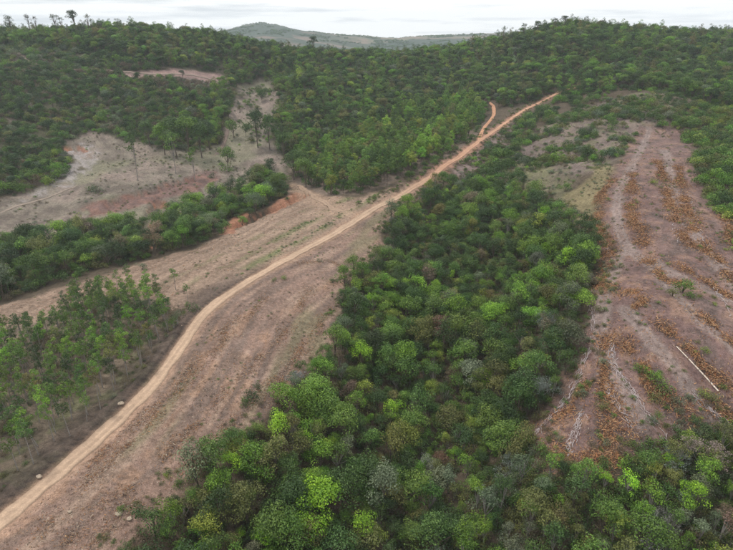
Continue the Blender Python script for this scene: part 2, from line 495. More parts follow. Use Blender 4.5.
def tube(path, radii, sides=6):
    """a tapered tube along a path; returns verts, quads"""
    path = np.asarray(path, float); k = len(path)
    V = []
    for i in range(k):
        d = path[min(i + 1, k - 1)] - path[max(i - 1, 0)]
        d = d / (np.linalg.norm(d) + 1e-9)
        u = np.cross(d, (0.13, 0.97, 0.2) if abs(d[1]) < 0.9 else (1, 0, 0)); u /= np.linalg.norm(u) + 1e-9
        w = np.cross(d, u)
        for s in range(sides):
            a = 2 * math.pi * s / sides
            V.append(path[i] + radii[i] * (math.cos(a) * u + math.sin(a) * w))
    F = [(i * sides + s, i * sides + (s + 1) % sides, (i + 1) * sides + (s + 1) % sides, (i + 1) * sides + s) for i in range(k - 1) for s in range(sides)]
    return np.array(V), np.array(F)

def merge(parts):
    V, F, n = [], [], 0
    for v, f in parts:
        V.append(v); F.append(f + n); n += len(v)
    return np.vstack(V), np.vstack(F)

def unit(rng, n):
    d = rng.normal(size=(n, 3))
    return d / np.linalg.norm(d, axis=1, keepdims=True)

def leaf_cards(rng, clumps, per, size, up=0.35, wild=0.7, aspect=0.6, under=-0.45):
    """leaf sprays on the shells of many clumps: verts, quads, a shade for each vertex"""
    C, Rr, S = [], [], []
    for (c, rad, sh) in clumps:
        n = max(6, int(per * rad ** 2))
        d = unit(rng, n * 2)
        d = d[d[:, 2] > under][:n]
        rr = rad * rng.uniform(0.62, 1.06, (len(d), 1)) * np.array([1, 1, 0.85])
        C.append(np.asarray(c) + d * rr); Rr.append(d)
        S.append(sh * rng.uniform(0.62, 1.4, len(d)))
    C, D, S = np.vstack(C), np.vstack(Rr), np.concatenate(S)
    n = len(C)
    N = D + np.array([0, 0, up]) + wild * unit(rng, n)
    N /= np.linalg.norm(N, axis=1, keepdims=True)
    T = np.cross(N, unit(rng, n)); T /= np.linalg.norm(T, axis=1, keepdims=True) + 1e-9
    B = np.cross(N, T)
    L = size * rng.uniform(0.6, 1.4, (n, 1))
    a, b = T * L * 0.5, B * L * 0.5 * aspect
    droop = np.array([0, 0, -0.12]) * L
    V = np.stack([C - a + droop, C - b, C + a + droop, C + b], 1).reshape(-1, 3)
    F = np.arange(4 * n).reshape(-1, 4)
    return V, F, np.repeat(S, 4)

class Proto:
    """a crown mesh and a trunk mesh around the foot of the tree, about SIZE metres wide"""
    def __init__(self, crown, trunk, height, radius, mid):
        self.crown, self.trunk, self.height, self.radius, self.mid = crown, trunk, height, radius, mid
        self.crown_obj = self.trunk_obj = None

def broad_tree(seed, height, radius, base, lobes, per=16, size=0.42, flat=0.75, sparse=0.0, bark='bark', trunk_r=0.14, clump=(0.26, 0.44)):
    rng = np.random.default_rng(seed)
    cl, ends = [], []
    cz_, hz = (height + base) / 2, (height - base) / 2
    for i in range(lobes):
        d = unit(rng, 1)[0]
        if d[2] < -0.5: d[2] *= -1
        k = rng.uniform(0.35, 0.82)
        c = np.array([d[0] * radius * k, d[1] * radius * k, cz_ + d[2] * hz * k * 0.95])
        if rng.random() < sparse: continue
        cl.append((c, radius * rng.uniform(*clump), rng.uniform(0.72, 1.28))); ends.append(c)
    cl.append((np.array([0, 0, cz_ + hz * 0.45]), radius * 0.42, 1.0))
    V, F, S = leaf_cards(rng, cl, per, size)
    V[:, 2] = np.maximum(V[:, 2], 0.25)
    crown = mesh_from('crown', V, F, M['leaf'], {'shade': ('FLOAT', 'POINT', S)})
    lean = rng.uniform(-0.35, 0.35, 2)
    tp = [np.array([0, 0, -0.6]), np.array([lean[0] * 0.3, lean[1] * 0.3, base * 0.6]), np.array([lean[0], lean[1], base + hz * 0.5]), np.array([lean[0] * 1.3, lean[1] * 1.3, base + hz * 1.4])]
    parts = [tube(tp, [trunk_r * 1.4, trunk_r, trunk_r * 0.75, trunk_r * 0.3], 6)]
    for c in ends[:9]:
        s = tp[1] + (tp[2] - tp[1]) * rng.uniform(0.2, 1.0)
        m_ = (s + c) / 2 + np.array([0, 0, -0.2])
        parts.append(tube([s, m_, c], [trunk_r * 0.55, trunk_r * 0.36, trunk_r * 0.12], 4))
    v, f = merge(parts)
    trunk = mesh_from('trunk', v, f, M[bark], smooth=True)
    return Proto(crown, trunk, height, radius, cz_)

def column_tree(seed, height, radius, base, per=16, size=0.4, bark='bark_pale', trunk_r=0.09, pts_n=9, cone=0.55):
    """slender plantation tree: bare pole below, tufted oval crown above"""
    rng = np.random.default_rng(seed)
    cl, ends = [], []
    for i in range(pts_n):
        u = (i + rng.uniform(0, 0.9)) / pts_n
        z = base + (height - base) * (0.06 + 0.86 * u)
        w = radius * (1 - cone * abs(u - 0.35) / 0.65) * rng.uniform(0.35, 0.8)
        a = i * 2.4 + rng.uniform(-0.5, 0.5)
        c = np.array([math.cos(a) * w, math.sin(a) * w, z])
        cl.append((c, radius * rng.uniform(0.36, 0.58) * (1 - 0.35 * u), rng.uniform(0.75, 1.25))); ends.append(c)
    V, F, S = leaf_cards(rng, cl, per, size, up=0.45, wild=0.9, aspect=0.5)
    crown = mesh_from('crown', V, F, M['leaf'], {'shade': ('FLOAT', 'POINT', S)})
    lean = rng.uniform(-0.5, 0.5, 2)
    tp = [np.array([0, 0, -0.6]), np.array([lean[0] * 0.2, lean[1] * 0.2, base * 0.5]), np.array([lean[0] * 0.5, lean[1] * 0.5, base]), np.array([lean[0] * 0.4, lean[1] * 0.4, height * 0.93])]
    parts = [tube(tp, [trunk_r * 1.35, trunk_r, trunk_r * 0.8, trunk_r * 0.2], 6)]
    for c in ends:
        s = np.array([lean[0] * 0.45, lean[1] * 0.45, c[2] - 0.5 * radius * rng.uniform(0.5, 1)])
        parts.append(tube([s, c], [trunk_r * 0.4, trunk_r * 0.1], 4))
    v, f = merge(parts)
    return Proto(crown, mesh_from('trunk', v, f, M[bark], smooth=True), height, radius, (height + base) / 2)

def bare_tree(seed, height, radius):
    """leafless grey tree: a fan of twigs with a thin veil of grey leaves"""
    rng = np.random.default_rng(seed)
    twigs, trunkp, tips = [], [], []
    def grow(p, d, ln, r, lev):
        q = p + d * ln
        (trunkp if lev < 2 else twigs).append(tube([p, (p + q) / 2 + rng.normal(0, 0.05, 3) * ln, q], [r, r * 0.8, r * 0.55], 4 if lev < 2 else 3))
        if lev == 4: tips.append(q); return
        for k in range(3 if lev < 3 else 4):
            nd = d + rng.normal(0, 0.55, 3) + np.array([0, 0, 0.12]); nd /= np.linalg.norm(nd)
            grow(q, nd, ln * rng.uniform(0.55, 0.85), r * 0.55, lev + 1)
    for k in range(3):
        d = np.array([rng.normal(0, 0.35), rng.normal(0, 0.35), 1.0]); d /= np.linalg.norm(d)
        grow(np.array([0, 0, -0.3]), d, height * 0.34, 0.09, 0)
    lv, lf, ls = leaf_cards(rng, [(t, 0.34, rng.uniform(0.8, 1.2)) for t in tips], 40, 0.16)
    tv, tf = merge(twigs)
    crown = bpy.data.meshes.new('crown')
    V = np.vstack([lv, tv]); F = np.vstack([lf, tf + len(lv)])
    crown = mesh_from('crown', V, F, M['leaf'], {'shade': ('FLOAT', 'POINT', np.r_[ls, np.full(len(tv), 1.5)])})
    v, f = merge(trunkp)
    return Proto(crown, mesh_from('trunk', v, f, M['twig'], smooth=True), height, radius, height * 0.65)

def bush(seed, height, radius, per=34, size=0.3, lobes=9):
    rng = np.random.default_rng(seed)
    cl = []
    for i in range(lobes):
        a, k = rng.uniform(0, 6.28), math.sqrt(rng.uniform(0, 1)) * 0.75
        z = height * rng.uniform(0.25, 0.8) * (1 - 0.5 * k)
        cl.append((np.array([math.cos(a) * radius * k, math.sin(a) * radius * k, z]), radius * rng.uniform(0.3, 0.5), rng.uniform(0.7, 1.3)))
    V, F, S = leaf_cards(rng, cl, per, size, under=-0.7)
    V[:, 2] = np.maximum(V[:, 2], -0.15)
    crown = mesh_from('crown', V, F, M['leaf'], {'shade': ('FLOAT', 'POINT', S)})
    parts = []
    for c, r_, _ in cl[:6]:
        parts.append(tube([np.array([0, 0, -0.3]), c * 0.5 + np.array([0, 0, 0.1]), c], [0.05, 0.04, 0.015], 4))
    v, f = merge(parts)
    return Proto(crown, mesh_from('stem', v, f, M['bark']), height, radius, height * 0.5)

P = {}
P['forest'] = [broad_tree(1, 7.8, 3.2, 1.2, 18, 80, 0.25), broad_tree(2, 9.0, 2.9, 1.6, 16, 80, 0.25), broad_tree(3, 6.8, 3.5, 1.0, 20, 78, 0.25), broad_tree(4, 9.6, 3.1, 2.0, 18, 80, 0.26), broad_tree(5, 7.4, 2.7, 1.4, 14, 84, 0.24), broad_tree(6, 8.4, 3.7, 1.4, 24, 74, 0.26)]
P['feathery'] = [broad_tree(21, 7.4, 2.6, 1.0, 30, per=85, size=0.21, clump=(0.18, 0.3), bark='bark_pale'), broad_tree(22, 6.2, 2.3, 0.8, 28, per=85, size=0.20, clump=(0.18, 0.32), bark='bark_pale')]
P['bare'] = [bare_tree(31, 6.0, 2.4), bare_tree(32, 5.2, 2.2)]
P['eucalyptus'] = [column_tree(41, 9.6, 1.6, 5.4, per=230, size=0.24, pts_n=10), column_tree(42, 8.6, 1.5, 4.9, per=230, size=0.24, pts_n=9), column_tree(43, 10.6, 1.55, 6.2, per=230, size=0.24, pts_n=10)]
P['grove'] = [broad_tree(51, 13.5, 3.5, 1.2, 26, per=52, size=0.42, trunk_r=0.16, clump=(0.26, 0.4)), broad_tree(52, 11.6, 3.3, 1.0, 24, per=52, size=0.42, trunk_r=0.16, clump=(0.26, 0.42)), column_tree(53, 15.5, 3.4, 1.8, per=80, size=0.42, pts_n=16, trunk_r=0.17, bark='bark')]
P['wood'] = [broad_tree(61, 10.5, 4.3, 0.8, 18, per=38, size=0.46, trunk_r=0.2), broad_tree(62, 12.5, 4.0, 1.2, 18, per=38, size=0.46, trunk_r=0.2), column_tree(63, 14.5, 3.7, 1.4, per=42, size=0.46, pts_n=12, trunk_r=0.18, bark='bark')]
P['scrub'] = [bush(71, 4.0, 2.9, per=40, size=0.36, lobes=11), bush(72, 5.4, 3.2, per=38, size=0.38, lobes=14), bush(73, 2.8, 2.4, per=44, size=0.34)]
P['shrub'] = [bush(81, 2.2, 1.5, 110, 0.18, 11), bush(82, 1.6, 1.3, 110, 0.18, 10), bush(83, 2.9, 1.6, 110, 0.18, 14)]
P['ridge'] = [broad_tree(91, 22.0, 6.0, 12.0, 17, per=8, size=0.7, sparse=0.2, trunk_r=0.36, clump=(0.16, 0.28)),
              broad_tree(92, 24.0, 5.8, 13.5, 18, per=15, size=0.7, sparse=0.0, trunk_r=0.4, clump=(0.22, 0.36)),
              broad_tree(93, 20.0, 4.4, 9.0, 14, per=11, size=0.65, sparse=0.15, trunk_r=0.3, clump=(0.2, 0.32))]
P['lone'] = [broad_tree(95, 13.0, 4.2, 1.6, 24, per=46, size=0.36, trunk_r=0.2), broad_tree(96, 13.0, 2.4, 2.9, 18, per=46, size=0.34, bark='bark_pale', trunk_r=0.13), broad_tree(97, 6.5, 3.4, 0.8, 18, per=40, size=0.36)]

# ------------------------------------------------------------------ ground
def ground_colour(x, y):
    n = len(x)
    f1 = fbm(x / 14, y / 14, 101, 4); f2 = fbm(x / 3.5, y / 3.5, 131, 4); f3 = fbm(x / 45, y / 45, 151, 3)
    c = np.empty((n, 3)); c[:] = (0.085, 0.066, 0.046)                                  # leaf litter
    def lay(mask, colour, amount=1.0):
        m = np.clip(mask * amount, 0, 1)[:, None]
        c[:] = c * (1 - m) + np.asarray(colour) * m
    wob = (f1 - 0.5) * 9 + (f2 - 0.5) * 5
    def zm(k, soft=1.4, wobble=1.0): return sstep(-soft, soft, poly_sd(x, y, Zn[k]) + wob * wobble)
    # left hillside under the scrub
    left = sstep(300, 330, y) * (x < 40)
    lay(left, (0.072, 0.072, 0.042), 0.8)
    lay(left * sstep(0.52, 0.66, f3), (0.13, 0.108, 0.08), 0.7)
    lay(left * sstep(0.58, 0.70, f1), (0.16, 0.125, 0.11), 0.6)
    d, side, along = line_dist(x, y, ROAD, 120)
    sd_ = d * side                                             # positive to the left of the road
    streak = fbm(along / 26, sd_ / 1.7, 211, 4); streak2 = fbm(along / 60, sd_ / 4.2, 223, 3)
    s = zm('slope', 1.2, 0.7)
    lay(s, (0.222, 0.148, 0.116))
    lay(s * sstep(0.52, 0.70, streak), (0.285, 0.205, 0.155), 0.75)
    lay(s * sstep(0.55, 0.72, streak2) * sstep(0.42, 0.6, f2), (0.265, 0.165, 0.11), 0.6)
    lay(s * sstep(0.52, 0.34, streak), (0.135, 0.102, 0.085), 0.7)
    lay(s * sstep(0.60, 0.72, fbm(along / 40, sd_ / 6, 229, 3)), (0.165, 0.150, 0.085), 0.6)
    p = zm('pasture', 1.6, 0.8)
    lay(p, (0.222, 0.157, 0.116))
    lay(p * sstep(0.5, 0.68, streak), (0.285, 0.205, 0.152), 0.7)
    lay(p * sstep(0.52, 0.36, streak), (0.165, 0.115, 0.085), 0.6)
    green = np.exp(-((sd_ - 7.5) / 2.2) ** 2) + 0.8 * np.exp(-((sd_ - 17) / 2.6) ** 2) + 0.5 * np.exp(-((sd_ - 28) / 2.2) ** 2)
    lay(p * green * sstep(0.40, 0.56, fbm(along / 9, sd_ / 3, 233, 3)) * sstep(150, 165, y), (0.115, 0.135, 0.055), 0.8)
    e = zm('plantation', 2.0, 0.6)
    lay(e, (0.16, 0.125, 0.092))
    lay(e * sstep(0.48, 0.62, f1), (0.105, 0.085, 0.062), 0.8)
    lay(e * sstep(0.55, 0.68, f2), (0.115, 0.125, 0.06), 0.6)
    m = zm('meadow', 2.0, 1.0)
    lay(m, (0.185, 0.158, 0.125))
    lay(m * sstep(0.48, 0.64, f1), (0.225, 0.175, 0.148), 0.8)
    lay(m * sstep(0.50, 0.36, f1), (0.12, 0.098, 0.080), 0.8)
    lay(m * sstep(0.54, 0.66, f2), (0.115, 0.092, 0.078), 0.7)
    lay(m * sstep(0.50, 0.62, f3), (0.185, 0.18, 0.115), 0.6)
    k = zm('redbank', 1.6, 0.9); lay(k, (0.140, 0.090, 0.078)); lay(k * sstep(0.5, 0.62, f2), (0.195, 0.112, 0.088), 0.8)
    k = zm('redcut', 1.2, 0.5); lay(k, (0.24, 0.125, 0.085))
    k = zm('redlip', 1.0, 0.6); lay(k, (0.27, 0.14, 0.09))
    k = zm('redcliff', 1.0, 0.6); lay(k, (0.29, 0.145, 0.09)); lay(k * sstep(0.5, 0.62, f2), (0.20, 0.10, 0.07), 0.8)
    k = zm('deadwood', 2.5, 1.2); lay(k * sstep(0.42, 0.58, f2), (0.28, 0.25, 0.24), 0.8)
    dsd = line_dist(x, y, TRACKS['side'], 30)[0]; lay(sstep(9, 2, dsd + (f2 - 0.5) * 7), (0.30, 0.21, 0.15), 0.7)
    k = zm('spur', 2.5, 1.2)
    lay(k, (0.140, 0.108, 0.096))
    lay(k * sstep(0.48, 0.62, f1), (0.205, 0.160, 0.128), 0.7)
    lay(k * sstep(0.50, 0.66, f2), (0.135, 0.135, 0.07), 0.6)
    lay(k * sstep(0.56, 0.66, f3), (0.14, 0.14, 0.07), 0.6)
    k = zm('knoll', 2.0, 1.0); lay(k, (0.16, 0.12, 0.11)); lay(k * sstep(0.5, 0.64, f2), (0.22, 0.165, 0.14), 0.7)
    k = zm('felled', 1.8, 0.8)
    lay(k, (0.150, 0.096, 0.086))
    lay(k * sstep(0.46, 0.64, f1), (0.182, 0.122, 0.106), 0.8)
    lay(k * sstep(0.56, 0.70, f2), (0.25, 0.16, 0.115), 0.6)
    lay(k * sstep(0.46, 0.32, f2), (0.092, 0.070, 0.062), 0.7)
    for hl in HAUL:
        dh, sh_, ah = line_dist(x, y, hl, 12)
        rutm = sstep(2.6, 1.2, dh + (f2 - 0.5) * 2.4)
        lay(rutm, (0.205, 0.158, 0.142), 0.75); lay(np.exp(-((dh - 0.9) / 0.35) ** 2) * rutm, (0.25, 0.20, 0.18), 0.6)
    lay(zm('flank', 2.0, 0.8), (0.185, 0.155, 0.085), 0.85)
    k = zm('cutbank', 1.4, 0.4); lay(k, (0.24, 0.165, 0.145)); lay(k * sstep(0.5, 0.62, f2), (0.19, 0.13, 0.12), 0.7)
    lay(zm('greyscrub', 1.6, 0.5), (0.15, 0.125, 0.115), 0.8)
    k = zm('grove', 2.0, 0.6); lay(k, (0.15, 0.115, 0.09))
    # red earth where the banks are steep
    h = 2.0
    slope = np.hypot(ground_z(x + h, y) - ground_z(x - h, y), ground_z(x, y + h) - ground_z(x, y - h)) / (2 * h)
    lay(sstep(0.75, 1.15, slope) * sstep(175, 190, y) * sstep(420, 390, y) * (x < 0), (0.27, 0.125, 0.075), 0.95)
    # beaten edges of the road, dark litter in the ditch with its shadow edge painted in
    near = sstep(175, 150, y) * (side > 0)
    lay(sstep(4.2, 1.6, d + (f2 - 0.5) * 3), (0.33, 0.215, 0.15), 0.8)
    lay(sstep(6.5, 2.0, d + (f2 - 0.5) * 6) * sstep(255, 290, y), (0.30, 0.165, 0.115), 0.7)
    lay(np.exp(-((d - 2.9) / 0.95) ** 2) * near, (0.052, 0.040, 0.034), 1.0)  # ditch strip: litter darkened by the bank's shade, put into the soil colour
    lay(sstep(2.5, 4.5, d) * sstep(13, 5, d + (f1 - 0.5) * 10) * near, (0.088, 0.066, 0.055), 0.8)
    # far country: pasture, fields, woods
    far = sstep(760, 860, np.maximum(np.abs(y), np.abs(x) * 1.35))
    g1 = fbm(x / 330, y / 330, 301, 4); g2 = fbm(x / 120, y / 120, 317, 3)
    lay(far, (0.058, 0.078, 0.056))
    lay(far * sstep(0.56, 0.64, g1) * sstep(-250, 100, x), (0.19, 0.165, 0.11), 0.75)
    lay(far * sstep(0.62, 0.70, g2) * sstep(0.48, 0.58, g1), (0.22, 0.16, 0.13), 0.7)
    lay(far * sstep(0.48, 0.42, g2), (0.045, 0.066, 0.044), 0.8)
    return c

az_front = np.radians(np.linspace(-44, 44, 620))
az_back = np.radians(np.linspace(44, 316, 110))[1:-1]
az = np.concatenate([az_front, az_back])
rad = np.concatenate([[6, 12, 20, 28], 34 * (4900 / 34) ** (np.linspace(0, 1, 540))])
AZ, RD = np.meshgrid(az, rad)
gxv, gyv = (np.sin(AZ) * RD).ravel(), (np.cos(AZ) * RD).ravel()
gzv = ground_z(gxv, gyv)
na, nr = len(az), len(rad)
gxv = np.append(gxv, 0.0); gyv = np.append(gyv, 0.0); gzv = np.append(gzv, ground_z(np.array([0.0]), np.array([0.0]))[0])
ii = np.arange(nr - 1)[:, None] * na; jj = np.arange(na)[None, :]; jn = (jj + 1) % na
quads = np.stack([ii + jj, ii + na + jj, ii + na + jn, ii + jn], -1).reshape(-1, 4)[:, ::-1]
tris = np.stack([np.full(na, nr * na), np.arange(na), (np.arange(na) + 1) % na], 1)[:, ::-1]
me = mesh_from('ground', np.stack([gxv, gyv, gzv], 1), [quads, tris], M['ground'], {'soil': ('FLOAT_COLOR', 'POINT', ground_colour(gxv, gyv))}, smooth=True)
put('ground', me, kind='structure')

def ribbon(name, L, width, lift, seed, colour, tint2=None, y0=0, y1=1, uneven=0.35, ruts=True, taper=True):
    """an earth track laid on the land: edges sunk into it, two wheel ruts"""
    n = len(L)
    t = np.gradient(L, axis=0); t /= np.linalg.norm(t, axis=1, keepdims=True) + 1e-9
    nrm = np.stack([-t[:, 1], t[:, 0]], 1)
    s = np.arange(n) * 1.0
    prof = np.array([-1.12, -0.98, -0.8, -0.6, -0.42, -0.22, 0.0, 0.22, 0.42, 0.6, 0.8, 0.98, 1.12])
    hgt = np.array([-0.45, 0.0, 0.05, 0.03, -0.02, 0.03, 0.06, 0.03, -0.02, 0.03, 0.05, 0.0, -0.45]) + 0.0
    ends_ = np.minimum(sstep(-1, 14, s), sstep(-1, 14, s[::-1])) if taper else np.ones(n)
    V, C = [], []
    for j, u in enumerate(prof):
        w = width / 2 * (1 + (fbm(s / 4, s * 0 + (0 if u < 0 else 9), seed, 3) - 0.5) * 2 * uneven * (abs(u) > 0.7))
        p = L + nrm * (u * w * (0.35 + 0.65 * ends_))[:, None]
        z = ground_z(p[:, 0], p[:, 1]) + lift * ends_ - 0.12 * (1 - ends_) + hgt[j] * (1 if ruts or abs(u) > 1 else 0.3)
        V.append(np.c_[p, z])
        cc = np.tile(np.asarray(colour, float), (n, 1))
        if tint2 is not None:
            k = sstep(y0, y1, L[:, 1])[:, None]; cc = cc * (1 - k) + np.asarray(tint2) * k
        rut = math.exp(-((abs(u) - 0.42) / 0.17) ** 2)
        cc = cc * (0.88 + 0.16 * rut) * (0.85 + 0.3 * fbm(s / 9, s * 0 + j * 0.6, seed + 5, 3))[:, None]
        cc *= 0.78 if abs(u) > 0.9 else 1.0
        C.append(cc)
    k = len(prof)
    V = np.stack(V, 1).reshape(-1, 3); C = np.stack(C, 1).reshape(-1, 3)
    a = np.arange(n - 1)[:, None] * k + np.arange(k - 1)[None, :]
    F = np.stack([a, a + k, a + k + 1, a + 1], -1).reshape(-1, 4)[:, ::-1]
    put(name, mesh_from(name, V, F, M['road'], {'soil': ('FLOAT_COLOR', 'POINT', C)}, smooth=True), kind='structure')

ribbon('dirt_road', ROAD, 3.3, 0.22, 5, (0.43, 0.305, 0.215), (0.45, 0.265, 0.175), 235, 300, taper=False)
ribbon('side_track', TRACKS['side'], 3.2, 0.22, 6, (0.33, 0.235, 0.168), uneven=0.7)
ribbon('forest_track', TRACKS['fork'], 2.6, 0.3, 7, (0.48, 0.265, 0.165))
ribbon('plateau_track', TRACKS['plateau'], 3.0, 0.4, 8, (0.26, 0.20, 0.165))
ribbon('meadow_path', TRACKS['meadow'], 1.8, 0.2, 9, (0.26, 0.21, 0.17), ruts=False)
ribbon('slope_path', TRACKS['slope'], 2.6, 0.25, 10, (0.23, 0.17, 0.14), ruts=False)

# ------------------------------------------------------------------ who grows where
rnd = random.Random(5)
TINTS = {
    'dark green': (0.044, 0.082, 0.024), 'deep green': (0.066, 0.124, 0.028), 'mid green': (0.104, 0.186, 0.034), 'fresh green': (0.132, 0.250, 0.030),
    'bright lime green': (0.195, 0.365, 0.026), 'yellow-green': (0.200, 0.265, 0.042), 'olive green': (0.138, 0.152, 0.046), 'grey-green': (0.132, 0.168, 0.096),
    'rust brown': (0.165, 0.098, 0.062), 'pale grey': (0.215, 0.23, 0.205), 'brownish': (0.148, 0.120, 0.072),
}
pop = []                                   # every plant of the place

def grid_points(poly, step, jitter=0.46, angle=0.0):
    """jittered points inside a polygon on the ground"""
    c, s = math.cos(angle), math.sin(angle)
    q = np.stack([poly[:, 0] * c + poly[:, 1] * s, -poly[:, 0] * s + poly[:, 1] * c], 1)
    u, v = np.meshgrid(np.arange(q[:, 0].min() - step, q[:, 0].max() + step, step), np.arange(q[:, 1].min() - step, q[:, 1].max() + step, step))
    u, v = u.ravel(), v.ravel()
    u = u + R.uniform(-jitter, jitter, len(u)) * step; v = v + R.uniform(-jitter, jitter, len(v)) * step
    x, y = u * c - v * s, u * s + v * c
    return x, y

def in_frame(x, y, z, m=45):
    px, py, dep = project(x, y, z)
    return (px > -m) & (px < 733 + m) & (py > -m) & (py < 550 + m * 1.6) & (y > 5)

_VT = np.linspace(0.03, 0.97, 70)
def seen(x, y, z):
    """can the drone see a point, with 3 m to spare for a step aside"""
    out = np.ones(len(x), bool)
    for t in _VT:
        out &= H(x * t, y * t) < CAM_H + (z - CAM_H) * t + 3.0 * (1 - t) + 0.5
    return out

def sow(kind, x, y, protos, palette, scale=(0.75, 1.3), weights=None, cover=6.0, zs=(0.9, 1.15), clump=None, margin=110):
    z = ground_z(x, y)
    k = in_frame(x, y, z, margin)
    x, y, z = x[k], y[k], z[k]
    k = seen(x, y, z + cover)
    x, y, z = x[k], y[k], z[k]
    names = list(palette); pw = np.array([palette[n] for n in names], float)
    patch = fbm(x / 16, y / 16, 500 + len(kind), 3)
    for i in range(len(x)):
        w = pw.copy()
        if clump: w = w * np.array([clump(n, patch[i]) for n in names])
        w /= w.sum()
        cn = names[R.choice(len(names), p=w)]
        pr = protos[R.choice(len(protos), p=weights)]
        s = float(np.exp(R.uniform(math.log(scale[0]), math.log(scale[1]))))
        jit = np.exp(R.normal(0, 0.20)) * np.exp(R.normal(0, 0.06, 3))
        pop.append(dict(kind=kind, x=float(x[i]), y=float(y[i]), z=float(z[i]), p=pr, s=s, sz=s * R.uniform(*zs), rz=R.uniform(0, 6.28), colour=cn, tint=tuple(float(t) for t in np.array(TINTS[cn]) * jit)))

def clear(x, y, *keys, by=0.0):
    k = np.ones(len(x), bool)
    for q in keys: k &= poly_sd(x, y, Zn[q]) < -by
    return k
def off_road(x, y, by):
    k = line_dist(x, y, ROAD, 40)[0] > by
    for n_, T_ in TRACKS.items(): k &= line_dist(x, y, T_, 30)[0] > by * 0.62
    return k
def wob(x, y, a=6, s=9, seed=71): return (fbm(x / s, y / s, seed, 3) - 0.5) * 2 * a

# gully forest between the road ridge and the felled spur
gully = zone([(60, 640), (105, 575), (150, 522), (182, 484), (205, 458), (245, 436), (268, 418), (292, 397), (312, 372), (338, 350), (343, 325), (340, 300), (348, 285), (372, 268), (388, 245), (384, 228), (402, 214), (428, 192), (445, 187), (470, 188), (500, 190), (525, 192), (558, 214), (585, 236), (598, 262), (588, 290), (576, 330), (570, 368), (556, 394), (530, 420), (522, 440), (540, 470), (575, 482), (600, 482), (625, 470), (655, 460), (690, 442), (733, 428), (800, 420), (900, 400), (900, 640)])
x, y = grid_points(gully, 3.15)
sd = poly_sd(x, y, gully)
k = (sd + wob(x, y, 1.6) > 0.8) & off_road(x, y, 5)
px_, py_, _ = project(x, y, ground_z(x, y))
k &= R.random(len(x)) < 0.93
# the lower right is younger and more feathery
young = sstep(0, 60, px_ - 480 + (py_ - 470) * 0.6)
sel = R.random(len(x)) < young * 0.7
def drift(n, v):
    if n in ('dark green', 'deep green'): return 0.5 + 2.2 * sstep(0.55, 0.35, v)
    if n in ('fresh green', 'bright lime green'): return 0.2 + 2.6 * sstep(0.48, 0.62, v)
    return 1.0
gp = {'dark green': 4.0, 'deep green': 4.0, 'mid green': 3.0, 'fresh green': 1.5, 'bright lime green': 0.22, 'yellow-green': 0.4, 'olive green': 1.6, 'grey-green': 0.9, 'rust brown': 0.02, 'brownish': 0.28}
sow('forest_tree', x[k & ~sel], y[k & ~sel], P['forest'] + P['feathery'], gp, (0.5, 1.4), clump=drift, weights=[0.125] * 6 + [0.125] * 2)
yp = {'mid green': 2.6, 'olive green': 2.6, 'grey-green': 2.6, 'fresh green': 1.3, 'yellow-green': 1.1, 'deep green': 1.2, 'brownish': 0.8, 'rust brown': 0.0, 'bright lime green': 0.2}
sow('forest_tree', x[k & sel], y[k & sel], P['feathery'], yp, (0.65, 1.3), clump=drift)
bp = [(645, 545), (660, 538), (540, 402), (545, 330), (430, 478), (300, 392), (505, 478), (700, 470), (668, 470), (250, 470)]
b = pts(bp, H); k = np.ones(len(b), bool)
sow('forest_tree', b[k, 0], b[k, 1], P['bare'], {'pale grey': 1}, (0.95, 1.35), margin=60)
for (qx, qy, cn, s, pr) in [(232, 486, 'bright lime green', 1.0, 4), (222, 500, 'fresh green', 1.0, 0), (205, 478, 'rust brown', 0.8, 2), (322, 525, 'bright lime green', 1.35, 5), (307, 545, 'bright lime green', 1.1, 2), (362, 372, 'bright lime green', 1.1, 0), (392, 432, 'bright lime green', 1.1, 4), (404, 378, 'fresh green', 1.2, 5), (385, 520, 'grey-green', 1.35, 3), (440, 470, 'rust brown', 0.6, 2), (446, 452, 'yellow-green', 0.6, 4), (690, 520, 'bright lime green', 0.9, 0), (508, 235, 'fresh green', 1.2, 5), (545, 262, 'bright lime green', 0.9, 2), (365, 548, 'bright lime green', 0.9, 1)]:
    q = pts([(qx, qy)], H)[0]
    pop.append(dict(kind='forest_tree', x=q[0], y=q[1], z=q[2] + 1.0, p=P['forest'][pr], s=s, sz=s * 1.1, rz=rnd.uniform(0, 6), colour=cn, tint=TINTS[cn], star=True))

# stream-side trees
stream = zone([(-40, 318), (0, 303), (60, 282), (110, 267), (160, 256), (200, 244), (228, 230), (250, 220), (278, 208), (289, 198), (280, 182), (264, 174), (238, 188), (208, 204), (172, 219), (130, 226), (80, 231), (40, 241), (0, 252), (-40, 265)])
x, y = grid_points(stream, 4.0)
k = (poly_sd(x, y, stream) + wob(x, y, 5.0, 14) > 0.5) & clear(x, y, 'redcut', 'redcliff', 'redlip') & off_road(x, y, 6) & (R.random(len(x)) < 0.9)
sow('stream_tree', x[k], y[k], P['forest'], {'dark green': 3, 'deep green': 3.4, 'mid green': 2.4, 'fresh green': 1.4, 'grey-green': 0.6, 'yellow-green': 0.3, 'olive green': 1.0, 'brownish': 0.4}, (0.6, 1.75), clump=drift, zs=(0.75, 1.1))

